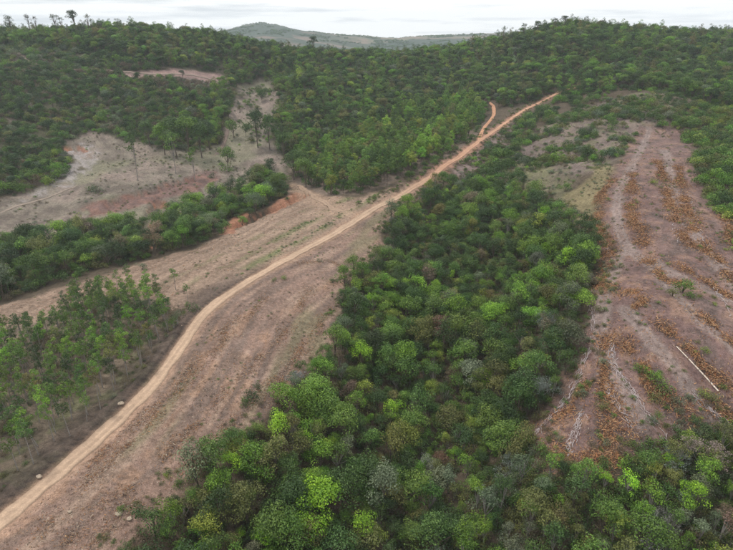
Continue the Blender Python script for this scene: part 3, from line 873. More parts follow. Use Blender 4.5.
# plantation of young eucalyptus in rows
euc = zone([(-70, 520), (-70, 360), (-20, 345), (20, 336), (62, 330), (72, 305), (95, 294), (125, 300), (150, 296), (178, 312), (186, 334), (160, 362), (135, 390), (100, 420), (60, 450), (20, 484), (-20, 515)])
x, y = grid_points(euc, 3.1, 0.16, math.radians(28))
pxe, pye, _ = project(x, y, ground_z(x, y))
k = (poly_sd(x, y, euc) + wob(x, y, 2, 7) > 0.5) & off_road(x, y, 5.5) & (R.random(len(x)) < np.where(pye > 420, 0.75, 0.85))
sow('eucalyptus_tree', x[k], y[k], P['eucalyptus'], {'mid green': 3.4, 'fresh green': 2.4, 'deep green': 2.4, 'dark green': 1.2, 'olive green': 0.8}, (0.8, 1.12))
b = pts([(118, 292), (128, 288), (145, 300), (158, 292), (176, 290), (188, 302), (98, 305), (110, 318), (70, 335), (84, 330)], H)
sow('eucalyptus_tree', b[:, 0], b[:, 1], P['eucalyptus'], {'deep green': 2, 'mid green': 1}, (0.75, 1.15))

# the grove of taller trees beside the road bend
g = Zn['grove']
x, y = grid_points(g, 5.5, 0.42)
k = (poly_sd(x, y, g) + wob(x, y, 3) > 1.0) & off_road(x, y, 8) & (R.random(len(x)) < 0.9)
sow('grove_tree', x[k], y[k], P['grove'], {'fresh green': 3.0, 'mid green': 3.4, 'yellow-green': 1.3, 'deep green': 1.2, 'olive green': 0.6}, (0.7, 1.1), clump=drift)

# wooded hills behind
wood = np.array([(-90, 352), (-130, 420), (-190, 505), (-260, 520), (-420, 560), (-520, 640), (-300, 680), (0, 700), (300, 700), (560, 660), (560, 330), (300, 300), (240, 330), (205, 395), (150, 430), (95, 440), (60, 420), (20, 392), (-40, 360)], float)
x, y = grid_points(wood, 5.6)
k = (poly_sd(x, y, wood) + wob(x, y, 6, 20) > 0) & clear(x, y, 'grove', 'spur', 'knoll', 'felled', 'meadow', 'cutbank', 'greyscrub', by=1.0) & off_road(x, y, 6)
k &= R.random(len(x)) < 0.95
hill = {'mid green': 3, 'deep green': 2.6, 'dark green': 1.6, 'olive green': 1.6, 'fresh green': 1.3, 'yellow-green': 0.4, 'grey-green': 0.4}
sow('hill_tree', x[k], y[k], P['wood'], hill, (0.65, 1.2), clump=drift, cover=12)

# scrub on the left hillside and at the right edge
scrub = np.vstack([zone([(-40, 214), (0, 197), (52, 187), (78, 170), (64, 146), (88, 134), (130, 142), (170, 152), (200, 154), (224, 142), (226, 108)]), [(-120, 420), (-180, 500), (-260, 540), (-560, 600), (-560, 300)]])
x, y = grid_points(scrub, 4.0)
k = (poly_sd(x, y, scrub) + wob(x, y, 5, 18) > 0) & clear(x, y, 'meadow', 'cutbank', by=-1.0) & off_road(x, y, 3.5) & (fbm(x / 17, y / 17, 881, 3) > 0.25)
sc = {'dark green': 2.4, 'deep green': 2.6, 'mid green': 2.4, 'olive green': 2.0, 'grey-green': 1.2, 'fresh green': 0.8, 'brownish': 0.9, 'yellow-green': 0.3}
sow('scrub', x[k], y[k], P['scrub'], sc, (0.7, 1.5), clump=drift, cover=5)
x2, y2 = grid_points(scrub, 9.0)
k = (poly_sd(x2, y2, scrub) > 2) & clear(x2, y2, 'meadow', 'cutbank', 'greyscrub', by=0) & off_road(x2, y2, 5) & (fbm(x2 / 30, y2 / 30, 991, 3) > 0.47)
sow('hill_tree', x2[k], y2[k], P['wood'], {'deep green': 2, 'dark green': 2.5, 'mid green': 1.2}, (0.55, 0.95), cover=6)
edge = zone([(668, 112), (692, 148), (684, 170), (704, 196), (728, 240), (760, 285), (800, 330), (800, 415), (900, 400), (900, 105), (733, 104), (700, 102)])
x, y = grid_points(edge, 3.4)
k = (poly_sd(x, y, edge) + wob(x, y, 4, 14) > 0) & (fbm(x / 12, y / 12, 551, 3) > 0.36)
sow('scrub', x[k], y[k], P['scrub'], {'mid green': 3, 'fresh green': 2.2, 'yellow-green': 1.0, 'olive green': 1.5, 'deep green': 1.6}, (0.6, 1.35), clump=drift, cover=4)
x, y = grid_points(np.vstack([Zn['spur']]), 3.0)
k = (poly_sd(x, y, Zn['spur']) > 0) & off_road(x, y, 6) & (fbm(x / 13, y / 13, 641, 3) + R.normal(0, 0.05, len(x)) > 0.55)
sow('scrub', x[k], y[k], P['scrub'], {'mid green': 2, 'deep green': 2.4, 'olive green': 2, 'fresh green': 0.9, 'grey-green': 1}, (0.45, 1.3), clump=drift, cover=4)
x, y = grid_points(Zn['greyscrub'], 2.6)
k = poly_sd(x, y, Zn['greyscrub']) > 0
sow('scrub', x[k], y[k], P['scrub'], {'grey-green': 2, 'brownish': 3}, (0.5, 0.9), cover=4)
# band of dense bushes between the road and the spur, and below the road fork
band = zone([(470, 178), (498, 155), (512, 128), (545, 105), (580, 92), (615, 90), (595, 104), (560, 118), (530, 140), (505, 175), (520, 196), (480, 196)])
x, y = grid_points(band, 4.0)
k = (poly_sd(x, y, band) + wob(x, y, 3) > 0) & off_road(x, y, 6.5) & (fbm(x / 11, y / 11, 741, 3) > 0.34)
sow('scrub', x[k], y[k], P['scrub'], {'mid green': 2, 'deep green': 2.6, 'dark green': 1.5, 'fresh green': 0.9, 'olive green': 1}, (0.7, 1.5), clump=drift, cover=4)

for poly_, st_, pr_ in (([(230, 108), (244, 86), (266, 80), (280, 100), (272, 132), (282, 166), (262, 150), (238, 146)], 5.0, 0.40), ([(575, 95), (620, 88), (690, 92), (700, 116), (660, 113), (610, 102)], 4.4, 0.6), ([(440, 182), (456, 166), (480, 150), (500, 132), (512, 128), (500, 160), (478, 190), (455, 192)], 4.2, 0.55)):
    pz = zone(poly_)
    x, y = grid_points(pz, st_)
    k = (poly_sd(x, y, pz) > 0) & off_road(x, y, 5.5) & (R.random(len(x)) < pr_)
    sow('scrub', x[k], y[k], P['scrub'], {'mid green': 2, 'deep green': 2.4, 'olive green': 1.6, 'fresh green': 0.9, 'grey-green': 1}, (0.4, 1.1), clump=drift, cover=4)

# single shrubs out on the open ground
SH = [(682, 292, 1.7, 'mid green'), (672, 296, 1.1, 'olive green'), (690, 298, 1.2, 'mid green'), (705, 352, 0.9, 'yellow-green'), (640, 372, 1.0, 'mid green'), (650, 380, 1.1, 'fresh green'), (662, 392, 1.4, 'mid green'), (655, 402, 1.1, 'olive green'), (676, 404, 0.9, 'grey-green'), (652, 184, 1.2, 'yellow-green'), (660, 188, 0.8, 'olive green'), (603, 408, 1.0, 'olive green'), (598, 398, 0.7, 'mid green'), (702, 396, 0.9, 'yellow-green'), (712, 402, 1.0, 'olive green'), (722, 388, 0.8, 'mid green'),
      (252, 398, 1.5, 'dark green'), (247, 405, 1.0, 'deep green'), (258, 388, 0.9, 'dark green'), (300, 368, 1.0, 'deep green'), (142, 270, 1.2, 'grey-green'), (194, 310, 1.5, 'deep green'), (187, 306, 0.9, 'mid green'), (274, 281, 0.8, 'mid green'), (284, 279, 0.7, 'fresh green'), (168, 478, 0.5, 'yellow-green'),
      (320, 262, 0.8, 'grey-green'), (366, 270, 1.1, 'grey-green'), (372, 262, 0.9, 'brownish'), (228, 172, 1.5, 'mid green'), (222, 166, 1.2, 'fresh green'), (232, 160, 1.0, 'deep green'), (98, 192, 1.6, 'grey-green'), (92, 190, 1.1, 'deep green'), (268, 170, 1.3, 'dark green'), (262, 98, 1.4, 'deep green'), (258, 92, 1.0, 'mid green'), (212, 178, 1.2, 'grey-green'), (190, 208, 1.2, 'mid green'), (246, 130, 0.9, 'mid green'), (238, 122, 0.8, 'olive green'), (255, 120, 1.0, 'mid green'),
      (612, 130, 1.3, 'mid green'), (590, 132, 1.0, 'deep green'), (570, 150, 0.9, 'mid green'), (645, 108, 1.5, 'fresh green'), (630, 112, 1.2, 'mid green'), (550, 165, 1.0, 'mid green'), (500, 205, 1.0, 'mid green'), (565, 192, 1.1, 'mid green')]
for (qx, qy, s, cn) in SH:
    q = pts([(qx, qy)], H)[0]
    far_s = 1.9 if q[1] > 230 else 1.15
    pop.append(dict(kind='shrub', x=q[0], y=q[1], z=q[2], p=P['shrub'][rnd.randrange(3)], s=s * far_s, sz=s * far_s, rz=rnd.uniform(0, 6), colour=cn, tint=TINTS[cn], star=True, px=(qx, qy)))

# trees standing alone: on the meadow and along the skyline
LONE = [(138, 181, 0, 1.75, 2.6, 'deep green', 1), (176, 174, 0, 2.1, 2.3, 'mid green', 1), (195, 182, 0, 1.4, 1.9, 'mid green', 1), (190, 160, 0, 2.2, 2.5, 'mid green', 0), (177, 158, 0, 2.0, 2.3, 'deep green', 0), (202, 158, 0, 1.9, 2.0, 'deep green', 0), (165, 155, 0, 1.8, 1.9, 'fresh green', 0), (210, 150, 0, 1.8, 1.7, 'dark green', 0), (150, 146, 0, 1.5, 1.5, 'deep green', 0), (258, 148, 0, 1.7, 2.3, 'dark green', 0), (270, 150, 0, 1.5, 2.1, 'deep green', 0), (284, 160, 0, 1.5, 1.6, 'deep green', 0), (228, 168, 0, 1.9, 2.2, 'mid green', 2), (234, 138, 0, 1.8, 2.1, 'mid green', 2), (246, 136, 0, 1.3, 1.5, 'deep green', 2), (270, 170, 0, 1.3, 1.2, 'dark green', 2), (294, 180, 0, 1.7, 1.6, 'deep green', 0), (306, 188, 0, 1.5, 1.5, 'mid green', 0), (262, 102, 0, 1.6, 1.7, 'deep green', 2)]
for (qx, qy, _, s, sz, cn, pr) in LONE:
    q = pts([(qx, qy)], H)[0]
    pop.append(dict(kind='meadow_tree', x=q[0], y=q[1], z=q[2], p=P['lone'][pr], s=s, sz=sz, rz=rnd.uniform(0, 6), colour=cn, tint=TINTS[cn], star=True, px=(qx, qy)))
SKY = [(7, 14, 1.0, 0, 'grey-green'), (26, 13, 0.7, 0, 'pale grey'), (33, 14, 0.6, 2, 'pale grey'), (53, 13, 0.95, 0, 'grey-green'), (59, 15, 0.8, 2, 'grey-green'), (72, 9, 1.0, 1, 'dark green'), (85, 12, 0.8, 2, 'olive green'), (90, 17, 0.4, 2, 'grey-green'), (313, 35, 0.85, 1, 'dark green'), (280, 43, 0.75, 0, 'dark green'), (232, 37, 0.7, 1, 'dark green'), (566, 15, 0.85, 1, 'dark green'), (556, 17, 0.75, 0, 'dark green'), (577, 16, 0.8, 2, 'deep green'), (600, 21, 0.7, 0, 'deep green'), (538, 20, 0.75, 1, 'deep green'), (525, 22, 0.7, 0, 'deep green'), (505, 24, 0.8, 2, 'deep green'), (677, 25, 0.7, 0, 'deep green'), (636, 24, 0.7, 1, 'deep green')]
for (qx, top, s, pr, cn) in SKY:
    Yd = 585 if qx < 240 else 600
    pr_ = P['ridge'][pr]
    rx, ry, rz = ray(qx, top)
    X_ = rx / ry * Yd; zt = CAM_H + rz / ry * Yd
    zg = float(ground_z(np.array([X_]), np.array([float(Yd)]))[0])
    hh = max(10.0, zt - zg)
    pop.append(dict(kind='skyline_tree', x=X_, y=float(Yd), z=zg, p=pr_, s=s * 1.25, sz=hh / pr_.height, rz=rnd.uniform(0, 6), colour=cn, tint=tuple(t * 0.8 for t in TINTS[cn]), star=True, px=(qx, top)))

# ------------------------------------------------------------------ which of them show largest: paint discs front to back
for t in pop:
    t['wx'] = math.exp(rnd.gauss(0, 0.13)); t['lean'] = (rnd.gauss(0, 0.055), rnd.gauss(0, 0.055))
    if t['kind'] in ('skyline_tree', 'meadow_tree'): t['wx'], t['lean'] = 1.0, (rnd.gauss(0, 0.02), 0.0)
    t['cz'] = t['z'] + t['p'].mid * t['sz']
PX, PY, DEP = project(np.array([t['x'] for t in pop]), np.array([t['y'] for t in pop]), np.array([t['cz'] for t in pop]))
buf = np.zeros((550, 733), bool)
for i in np.argsort(DEP):
    t = pop[i]
    t['ix'], t['iy'], t['dep'] = PX[i], PY[i], DEP[i]
    rw = FPX * t['p'].radius * t['s'] / DEP[i]
    rh = FPX * max(t['p'].radius * t['s'] * 0.8, (t['p'].height - t['p'].mid) * t['sz']) / DEP[i]
    x0, x1, y0, y1 = int(max(0, PX[i] - rw)), int(min(733, PX[i] + rw + 1)), int(max(0, PY[i] - rh)), int(min(550, PY[i] + rh + 1))
    t['vis'] = 0
    if x1 <= x0 or y1 <= y0: continue
    yy, xx = np.mgrid[y0:y1, x0:x1]
    disc = ((xx - PX[i]) / max(rw, 0.7)) ** 2 + ((yy - PY[i]) / max(rh, 0.7)) ** 2 < 0.9
    sub = buf[y0:y1, x0:x1]
    t['vis'] = int((disc & ~sub).sum())
    t['full'] = int(disc.sum())
    sub |= disc

NUM = ['first', 'second', 'third', 'fourth', 'fifth', 'sixth', 'seventh', 'eighth', 'ninth', 'tenth', 'eleventh', 'twelfth']
def nth(k): return NUM[k] if k < 12 else f'{k + 1}th'
PLACE = {
    'forest_tree': [(150, 535, 'in the forest bottom left corner'), (215, 490, 'at the forest edge below the bare slope'), (290, 440, 'where bare slope meets gully forest'), (270, 530, 'at the forest bottom left of centre'), (370, 520, 'at the forest bottom centre'), (350, 360, 'on the gully forest left rim'), (395, 280, 'at the gully forest top left'), (430, 205, 'in the gully forest under the road'), (490, 230, 'at the head of the gully forest'), (560, 260, 'in the gully forest under the felled spur'), (440, 340, 'in mid gully forest'), (540, 340, 'on the gully forest right rim'), (420, 430, 'in the lower middle gully forest'), (510, 420, 'in the forest left of felled tip'), (480, 510, 'at the bottom right of centre'), (570, 520, 'below the tip of the felled spur'), (650, 490, 'in young growth under felled spur'), (710, 460, 'at the right edge under the felled spur'), (690, 535, 'in the bottom right corner')],
    'stream_tree': [(15, 280, 'by the stream at the left edge'), (70, 250, 'by the stream beside the left edge'), (130, 235, 'by the stream below the meadow'), (190, 215, 'in the stream belt behind the plantation'), (240, 200, 'by the stream near the red bank'), (275, 185, 'at the upper end of the stream belt')],
    'eucalyptus_tree': [(20, 340, 'at the upper left of the plantation'), (20, 430, 'at the lower left of the plantation'), (80, 310, 'at the top of the plantation'), (80, 400, 'in the lower plantation by the road'), (110, 350, 'in the middle of the plantation'), (150, 290, 'at the top right of the plantation'), (160, 330, 'at the plantation corner by the road')],
    'grove_tree': [(310, 165, 'at the left end of the grove'), (350, 150, 'in the left half of the grove'), (350, 180, 'at the front left of the grove'), (400, 160, 'in the middle front of the grove'), (400, 125, 'at the back of the grove'), (450, 120, 'at the upper right of the grove'), (450, 145, 'in the grove beside the road')],
    'hill_tree': [(60, 80, 'in the scrub of the left hill'), (180, 50, 'on the left plateau'), (270, 70, 'on the wooded slope left of centre'), (300, 120, 'in the wood left of the grove'), (350, 90, 'in the wood behind the grove'), (430, 80, 'in the middle of the wooded hill'), (520, 70, 'above the road on the right hill'), (600, 60, 'on the upper right hill'), (690, 70, 'on the right hill by the frame edge'), (560, 85, 'in the wood where the road ends')],
    'scrub': [(40, 170, 'beside the meadow at the left edge'), (60, 110, 'on the left hillside'), (150, 115, 'in the thicket above the meadow'), (180, 90, 'in the grey patch under the cut bank'), (100, 60, 'below the plateau'), (500, 160, 'between road and felled spur'), (560, 110, 'under the upper road'), (620, 120, 'on the grassy spur'), (700, 130, 'at right edge above felled spur'), (715, 210, 'along felled spur right side')],
    'meadow_tree': [(160, 160, 'standing in the dry meadow'), (265, 140, 'at the bare strip left of the grove')],
    'skyline_tree': [(50, 15, 'on the left plateau skyline'), (270, 40, 'on skyline before the far hill'), (560, 18, 'on the right hill skyline')],
    'shrub': [(690, 290, 'on the felled spur'), (650, 385, 'among orange brush on felled spur'), (710, 395, 'low on felled spur near right edge'), (655, 185, 'at the top of the felled spur'), (600, 400, 'near the tip of the felled spur'), (250, 398, 'on the bare slope by the forest'), (300, 368, 'on the bare slope edge'), (142, 270, 'alone on the pasture'), (190, 308, 'at the plantation corner by the road'), (280, 280, 'beside the road'), (350, 265, 'at the top of the bare slope'), (225, 165, 'on the dry meadow'), (95, 190, 'by the meadow path'), (255, 110, 'on the bare strip left of the grove'), (600, 130, 'on the grassy spur'), (530, 180, 'above the gully forest')],
}
WHAT = {'forest_tree': ('broadleaf tree', 'tree', 'trees of the gully forest'), 'stream_tree': ('broadleaf tree', 'tree', 'trees along the stream'), 'eucalyptus_tree': ('slender eucalyptus', 'tree', 'young eucalyptus in plantation rows'), 'grove_tree': ('tall tree', 'tree', 'trees of the grove by the road bend'), 'hill_tree': ('woodland tree', 'tree', 'trees of the wooded hills'), 'scrub': ('bush', 'bush', 'bushes of the hillside scrub'), 'meadow_tree': ('lone tree', 'tree', 'lone trees on the meadow'), 'skyline_tree': ('tall skyline tree', 'tree', 'tall trees along the skyline'), 'shrub': ('shrub', 'shrub', 'shrubs on open ground')}
NAME = {'scrub': 'hillside_bush'}
LIMIT = {'forest_tree': 300, 'stream_tree': 300, 'eucalyptus_tree': 300, 'grove_tree': 300, 'hill_tree': 300, 'scrub': 300, 'meadow_tree': 99, 'skyline_tree': 99, 'shrub': 300}

single, mass = [], {}
for kind, lim in LIMIT.items():
    own = sorted((t for t in pop if t['kind'] == kind), key=lambda t: (-bool(t.get('star')), -t['vis']))
    need = 7
    for n_, t in enumerate(own):
        if n_ < lim and (t.get('star') or (t['vis'] >= need and t['vis'] > 0.08 * t['full'])):
            single.append(t)
        else:
            mass.setdefault(kind, []).append(t)

by_kind = {}
for t in single: by_kind.setdefault(t['kind'], []).append(t)
for kind, own in by_kind.items():
    sizes = sorted(t['p'].radius * t['s'] for t in own)
    lo, hi = sizes[len(sizes) // 3], sizes[2 * len(sizes) // 3]
    same = {}
    for t in own:
        w = t['p'].radius * t['s']
        size = 'small' if w < lo else ('large' if w > hi else 'medium')
        pl = min(PLACE[kind], key=lambda q: (q[0] - t['ix']) ** 2 + (q[1] - t['iy']) ** 2)[2]
        what = WHAT[kind][0]
        if kind == 'forest_tree':
            what = 'leafless tree' if t['p'] in P['bare'] else ('feathery tree' if t['p'] in P['feathery'] else 'broadleaf tree')
        t['label'] = f"{size} {t['colour']} {what} {pl}"
        same.setdefault(t['label'], []).append(t)
    for lab, ts in same.items():
        if len(ts) > 1:
            for k_, t in enumerate(sorted(ts, key=lambda t: t['ix'])):
                t['label'] = f"{lab}, {nth(k_)} from left"

def plant(t):
    """a plant of its own: an Empty at its foot, trunk and crown under it"""
    kind = t['kind']; pr = t['p']
    bushy = kind in ('scrub', 'shrub')
    e = bpy.data.objects.new(NAME.get(kind, kind), None)
    e.empty_display_size = 0.5
    e.location = (t['x'], t['y'], t['z']); e.rotation_euler = (t['lean'][0], t['lean'][1], t['rz']); e.scale = (t['s'] * t['wx'], t['s'] / t['wx'], t['sz'])
    e['label'] = t['label']; e['category'] = WHAT[kind][1]; e['group'] = WHAT[kind][2]
    col.objects.link(e)
    c = bpy.data.objects.new('foliage' if bushy else 'crown', pr.crown); col.objects.link(c); c.parent = e
    c['tint'] = [*t['tint']]
    k = bpy.data.objects.new('stem' if bushy else 'trunk', pr.trunk); col.objects.link(k); k.parent = e
    if pr.crown_obj is None: pr.crown_obj, pr.trunk_obj = c, k
for t in single: plant(t)

# ------------------------------------------------------------------ the rest of each growth, as one mass
def scatter(name, items, label, cat):
    protos = []
    for t in items:
        if t['p'] not in protos and t['p'].crown_obj: protos.append(t['p'])
    items = [t for t in items if t['p'] in protos]
    n = len(items)
    me = bpy.data.meshes.new(name)
    me.vertices.add(n)
    me.vertices.foreach_set('co', np.array([(t['x'], t['y'], t['z']) for t in items], np.float32).ravel())
    def attr(an, ty, prop, arr):
        a = me.attributes.new(an, ty, 'POINT'); a.data.foreach_set(prop, np.asarray(arr).ravel())
    attr('size', 'FLOAT_VECTOR', 'vector', np.array([(t['s'] * t.get('wx', 1), t['s'] / t.get('wx', 1), t['sz']) for t in items], np.float32))
    attr('turn', 'FLOAT_VECTOR', 'vector', np.array([(*t.get('lean', (0, 0)), t['rz']) for t in items], np.float32))
    attr('tint', 'FLOAT_COLOR', 'color', np.array([(*t['tint'], 1) for t in items], np.float32))
    attr('pick', 'INT', 'value', np.array([protos.index(t['p']) for t in items], np.int32))
    me.update()
    o = put(name, me, label=label, cat=cat, kind='stuff')
    g = bpy.data.node_groups.new(name, 'GeometryNodeTree')
    g.interface.new_socket('Geometry', in_out='INPUT', socket_type='NodeSocketGeometry')
    g.interface.new_socket('Geometry', in_out='OUTPUT', socket_type='NodeSocketGeometry')
    N, L = g.nodes, g.links
    gi, go = N.new('NodeGroupInput'), N.new('NodeGroupOutput')
    last = None
    joins = []
    ip_prev = gi.outputs[0]
    out_join = N.new('GeometryNodeJoinGeometry')
    for q, pr in enumerate(protos):
        j = N.new('GeometryNodeJoinGeometry')
        for ob in (pr.crown_obj, pr.trunk_obj):
            oi = N.new('GeometryNodeObjectInfo'); oi.inputs['Object'].default_value = ob
            oi.transform_space = 'ORIGINAL'; oi.inputs['As Instance'].default_value = False
            L.new(oi.outputs['Geometry'], j.inputs[0])
        gt = N.new('GeometryNodeGeometryToInstance'); L.new(j.outputs[0], gt.inputs[0])
        pk = N.new('GeometryNodeInputNamedAttribute'); pk.data_type = 'INT'; pk.inputs['Name'].default_value = 'pick'
        cmp_ = N.new('FunctionNodeCompare'); cmp_.data_type = 'INT'; cmp_.operation = 'EQUAL'
        ints = [s_ for s_ in cmp_.inputs if s_.type == 'INT']
        L.new(pk.outputs['Attribute'], ints[0]); ints[1].default_value = q
        ip = N.new('GeometryNodeInstanceOnPoints')
        L.new(gi.outputs[0], ip.inputs['Points']); L.new(cmp_.outputs['Result'], ip.inputs['Selection']); L.new(gt.outputs[0], ip.inputs['Instance'])
        tr_ = N.new('GeometryNodeInputNamedAttribute'); tr_.data_type = 'FLOAT_VECTOR'; tr_.inputs['Name'].default_value = 'turn'
        er = N.new('FunctionNodeEulerToRotation'); L.new(tr_.outputs['Attribute'], er.inputs[0]); L.new(er.outputs[0], ip.inputs['Rotation'])
        sz_ = N.new('GeometryNodeInputNamedAttribute'); sz_.data_type = 'FLOAT_VECTOR'; sz_.inputs['Name'].default_value = 'size'
        L.new(sz_.outputs['Attribute'], ip.inputs['Scale'])
        L.new(ip.outputs['Instances'], out_join.inputs[0])
    L.new(out_join.outputs[0], go.inputs[0])
    md = o.modifiers.new('scatter', 'NODES'); md.node_group = g
    return o

scatter('gully_woodland', mass.get('forest_tree', []), 'mass of smaller trees filling the gully forest', 'woodland')
scatter('stream_thicket', mass.get('stream_tree', []), 'thicket filling in between the trees along the stream', 'thicket')
if len(mass.get('eucalyptus_tree', [])) > 3: scatter('plantation_regrowth', mass['eucalyptus_tree'], 'hidden stems deep in the young eucalyptus plantation', 'plantation')
scatter('grove_woodland', mass.get('grove_tree', []), 'trees further back in the grove by the road bend', 'woodland')
scatter('hill_woodland', mass.get('hill_tree', []), 'wood covering the hills behind the road', 'woodland')
scatter('hillside_scrub', mass.get('scrub', []), 'low green scrub covering the left hillside', 'scrub')
print('plants', {k: (len(by_kind.get(k, [])), len(mass.get(k, []))) for k in LIMIT})

# ------------------------------------------------------------------ low growth: weeds on the open ground, underwood in plantation and gully
low = {'weeds': [], 'underwood': []}
def sow_low(bucket, x, y, protos, palette, scale, flat=0.8):
    z = ground_z(x, y)
    k = in_frame(x, y, z, 30); x, y, z = x[k], y[k], z[k]
    k = seen(x, y, z + 1.5); x, y, z = x[k], y[k], z[k]
    names = list(palette); w = np.array([palette[n] for n in names], float); w /= w.sum()
    for i in range(len(x)):
        cn = names[R.choice(len(names), p=w)]; s = R.uniform(*scale)
        low[bucket].append(dict(x=float(x[i]), y=float(y[i]), z=float(z[i]), p=protos[R.integers(len(protos))], s=s, sz=s * flat, rz=R.uniform(0, 6.28), tint=tuple(np.array(TINTS[cn]) * np.exp(R.normal(0, 0.12)))))
d_all = lambda x, y: line_dist(x, y, ROAD, 60)
x, y = grid_points(Zn['pasture'], 1.5)
d, sg, al = d_all(x, y); q = d * sg
green = np.exp(-((q - 7.5) / 2.2) ** 2) + 0.8 * np.exp(-((q - 17) / 2.6) ** 2) + 0.45 * np.exp(-((q - 28) / 2.4) ** 2)
k = (poly_sd(x, y, Zn['pasture']) > 1) & off_road(x, y, 3.5) & (green * fbm(al / 10, q / 4, 233, 3) > R.uniform(0.30, 0.62, len(x))) & (y > 150)
sow_low('weeds', x[k], y[k], P['shrub'], {'mid green': 2, 'deep green': 2, 'grey-green': 1, 'olive green': 1}, (0.3, 0.62), 0.5)
k2 = (poly_sd(x, y, Zn['pasture']) > 1) & off_road(x, y, 4) & (fbm(x / 8, y / 8, 777, 3) > 0.60) & (R.random(len(x)) < 0.3)
sow_low('weeds', x[k2], y[k2], P['shrub'], {'olive green': 2, 'brownish': 2, 'grey-green': 1}, (0.2, 0.45), 0.5)
x, y = grid_points(Zn['slope'], 1.6)
k = (poly_sd(x, y, Zn['slope']) > 0.5) & off_road(x, y, 3.2) & (fbm(x / 7, y / 7, 787, 3) > 0.60) & (R.random(len(x)) < 0.4)
sow_low('weeds', x[k], y[k], P['shrub'], {'olive green': 2, 'brownish': 2, 'grey-green': 1, 'mid green': 1}, (0.12, 0.36), 0.6)
near_edge = (poly_sd(x, y, gully) > -5) & (poly_sd(x, y, gully) < 1) & (R.random(len(x)) < 0.35)
sow_low('weeds', x[near_edge], y[near_edge], P['shrub'], {'mid green': 2, 'deep green': 2, 'brownish': 1, 'olive green': 1}, (0.3, 0.8), 0.9)
x, y = grid_points(Zn['felled'], 1.7)
k = (poly_sd(x, y, Zn['felled']) > 0) & (fbm(x / 6, y / 6, 797, 3) > 0.58) & (R.random(len(x)) < 0.5)
sow_low('weeds', x[k], y[k], P['shrub'], {'olive green': 2, 'mid green': 2, 'yellow-green': 1, 'brownish': 2}, (0.2, 0.6), 0.7)
tip = (poly_sd(x, y, gully) > -7) & (R.random(len(x)) < 0.45)
sow_low('weeds', x[tip], y[tip], P['shrub'], {'olive green': 2, 'mid green': 2, 'grey-green': 1.5, 'brownish': 1}, (0.4, 1.0), 0.9)
for zn_, st, th, sc_ in (('meadow', 3.2, 0.52, (0.3, 0.9)), ('spur', 2.4, 0.46, (0.4, 1.2)), ('knoll', 2.2, 0.44, (0.5, 1.1)), ('flank', 1.9, 0.45, (0.25, 0.7))):
    x, y = grid_points(Zn[zn_], st)
    k = (poly_sd(x, y, Zn[zn_]) > 0) & off_road(x, y, 4) & (fbm(x / 9, y / 9, 807, 3) > th) & (R.random(len(x)) < 0.6)
    sow_low('weeds', x[k], y[k], P['shrub'], {'olive green': 2, 'mid green': 1.4, 'grey-green': 2, 'brownish': 2, 'deep green': 0.8}, sc_, 0.75)
vx = ROAD[R.integers(0, len(ROAD), 1500)] + R.normal(0, 5.5, (1500, 2))
k = (line_dist(vx[:, 0], vx[:, 1], ROAD, 40)[0] > 2.6) & (vx[:, 1] > 235)
sow_low('weeds', vx[k, 0], vx[k, 1], P['shrub'], {'olive green': 2, 'mid green': 2, 'deep green': 1.5, 'brownish': 1.5}, (0.3, 0.95), 0.8)
x, y = grid_points(gully, 1.9)
qx_, qy_, _ = project(x, y, ground_z(x, y))
k = (poly_sd(x, y, gully) > -2.5) & (qx_ + (qy_ - 470) * 0.6 > 480) & (qy_ > 425)
sow_low('underwood', x[k], y[k], P['shrub'], {'olive green': 2.4, 'mid green': 2.4, 'grey-green': 1.6, 'brownish': 1.0, 'deep green': 1.6, 'fresh green': 0.8}, (0.7, 1.35), 1.0)
x, y = grid_points(euc, 1.9)
k = (poly_sd(x, y, euc) > -2) & off_road(x, y, 4.5) & (fbm(x / 7, y / 7, 817, 3) > 0.42) & (R.random(len(x)) < 0.9)
sow_low('underwood', x[k], y[k], P['shrub'] + P['bare'][:1], {'olive green': 2, 'brownish': 3, 'grey-green': 2, 'deep green': 1.2, 'mid green': 0.8}, (0.25, 0.75), 0.9)
x, y = grid_points(gully, 3.2)
k = (poly_sd(x, y, gully) > -0.5) & off_road(x, y, 5)
sow_low('underwood', x[k], y[k], P['shrub'], {'dark green': 3, 'deep green': 3, 'mid green': 2, 'olive green': 2, 'brownish': 1}, (0.7, 1.7), 1.0)
for reg, st, sc_ in ((wood, 6.5, (0.9, 1.5)), (stream, 4.5, (0.55, 1.1)), (Zn['grove'], 6.0, (0.6, 1.1))):
    x, y = grid_points(reg, st)
    k = (poly_sd(x, y, reg) > 0) & off_road(x, y, 5) & clear(x, y, 'spur', 'knoll', 'felled', 'meadow', 'cutbank', 'greyscrub', by=0.5) & (clear(x, y, 'redcut', 'redcliff', 'redlip') | (R.random(len(x)) < 0.45))
    sow_low('underwood', x[k], y[k], P['scrub'], {'deep green': 2, 'dark green': 2, 'mid green': 1.5, 'olive green': 1.2, 'brownish': 0.6}, sc_, 0.9)
scatter('weeds', low['weeds'], 'low weeds and tufts scattered over the open ground', 'weeds')
scatter('underwood', low['underwood'], 'undergrowth beneath the plantation, the woods and the gully forest', 'undergrowth')

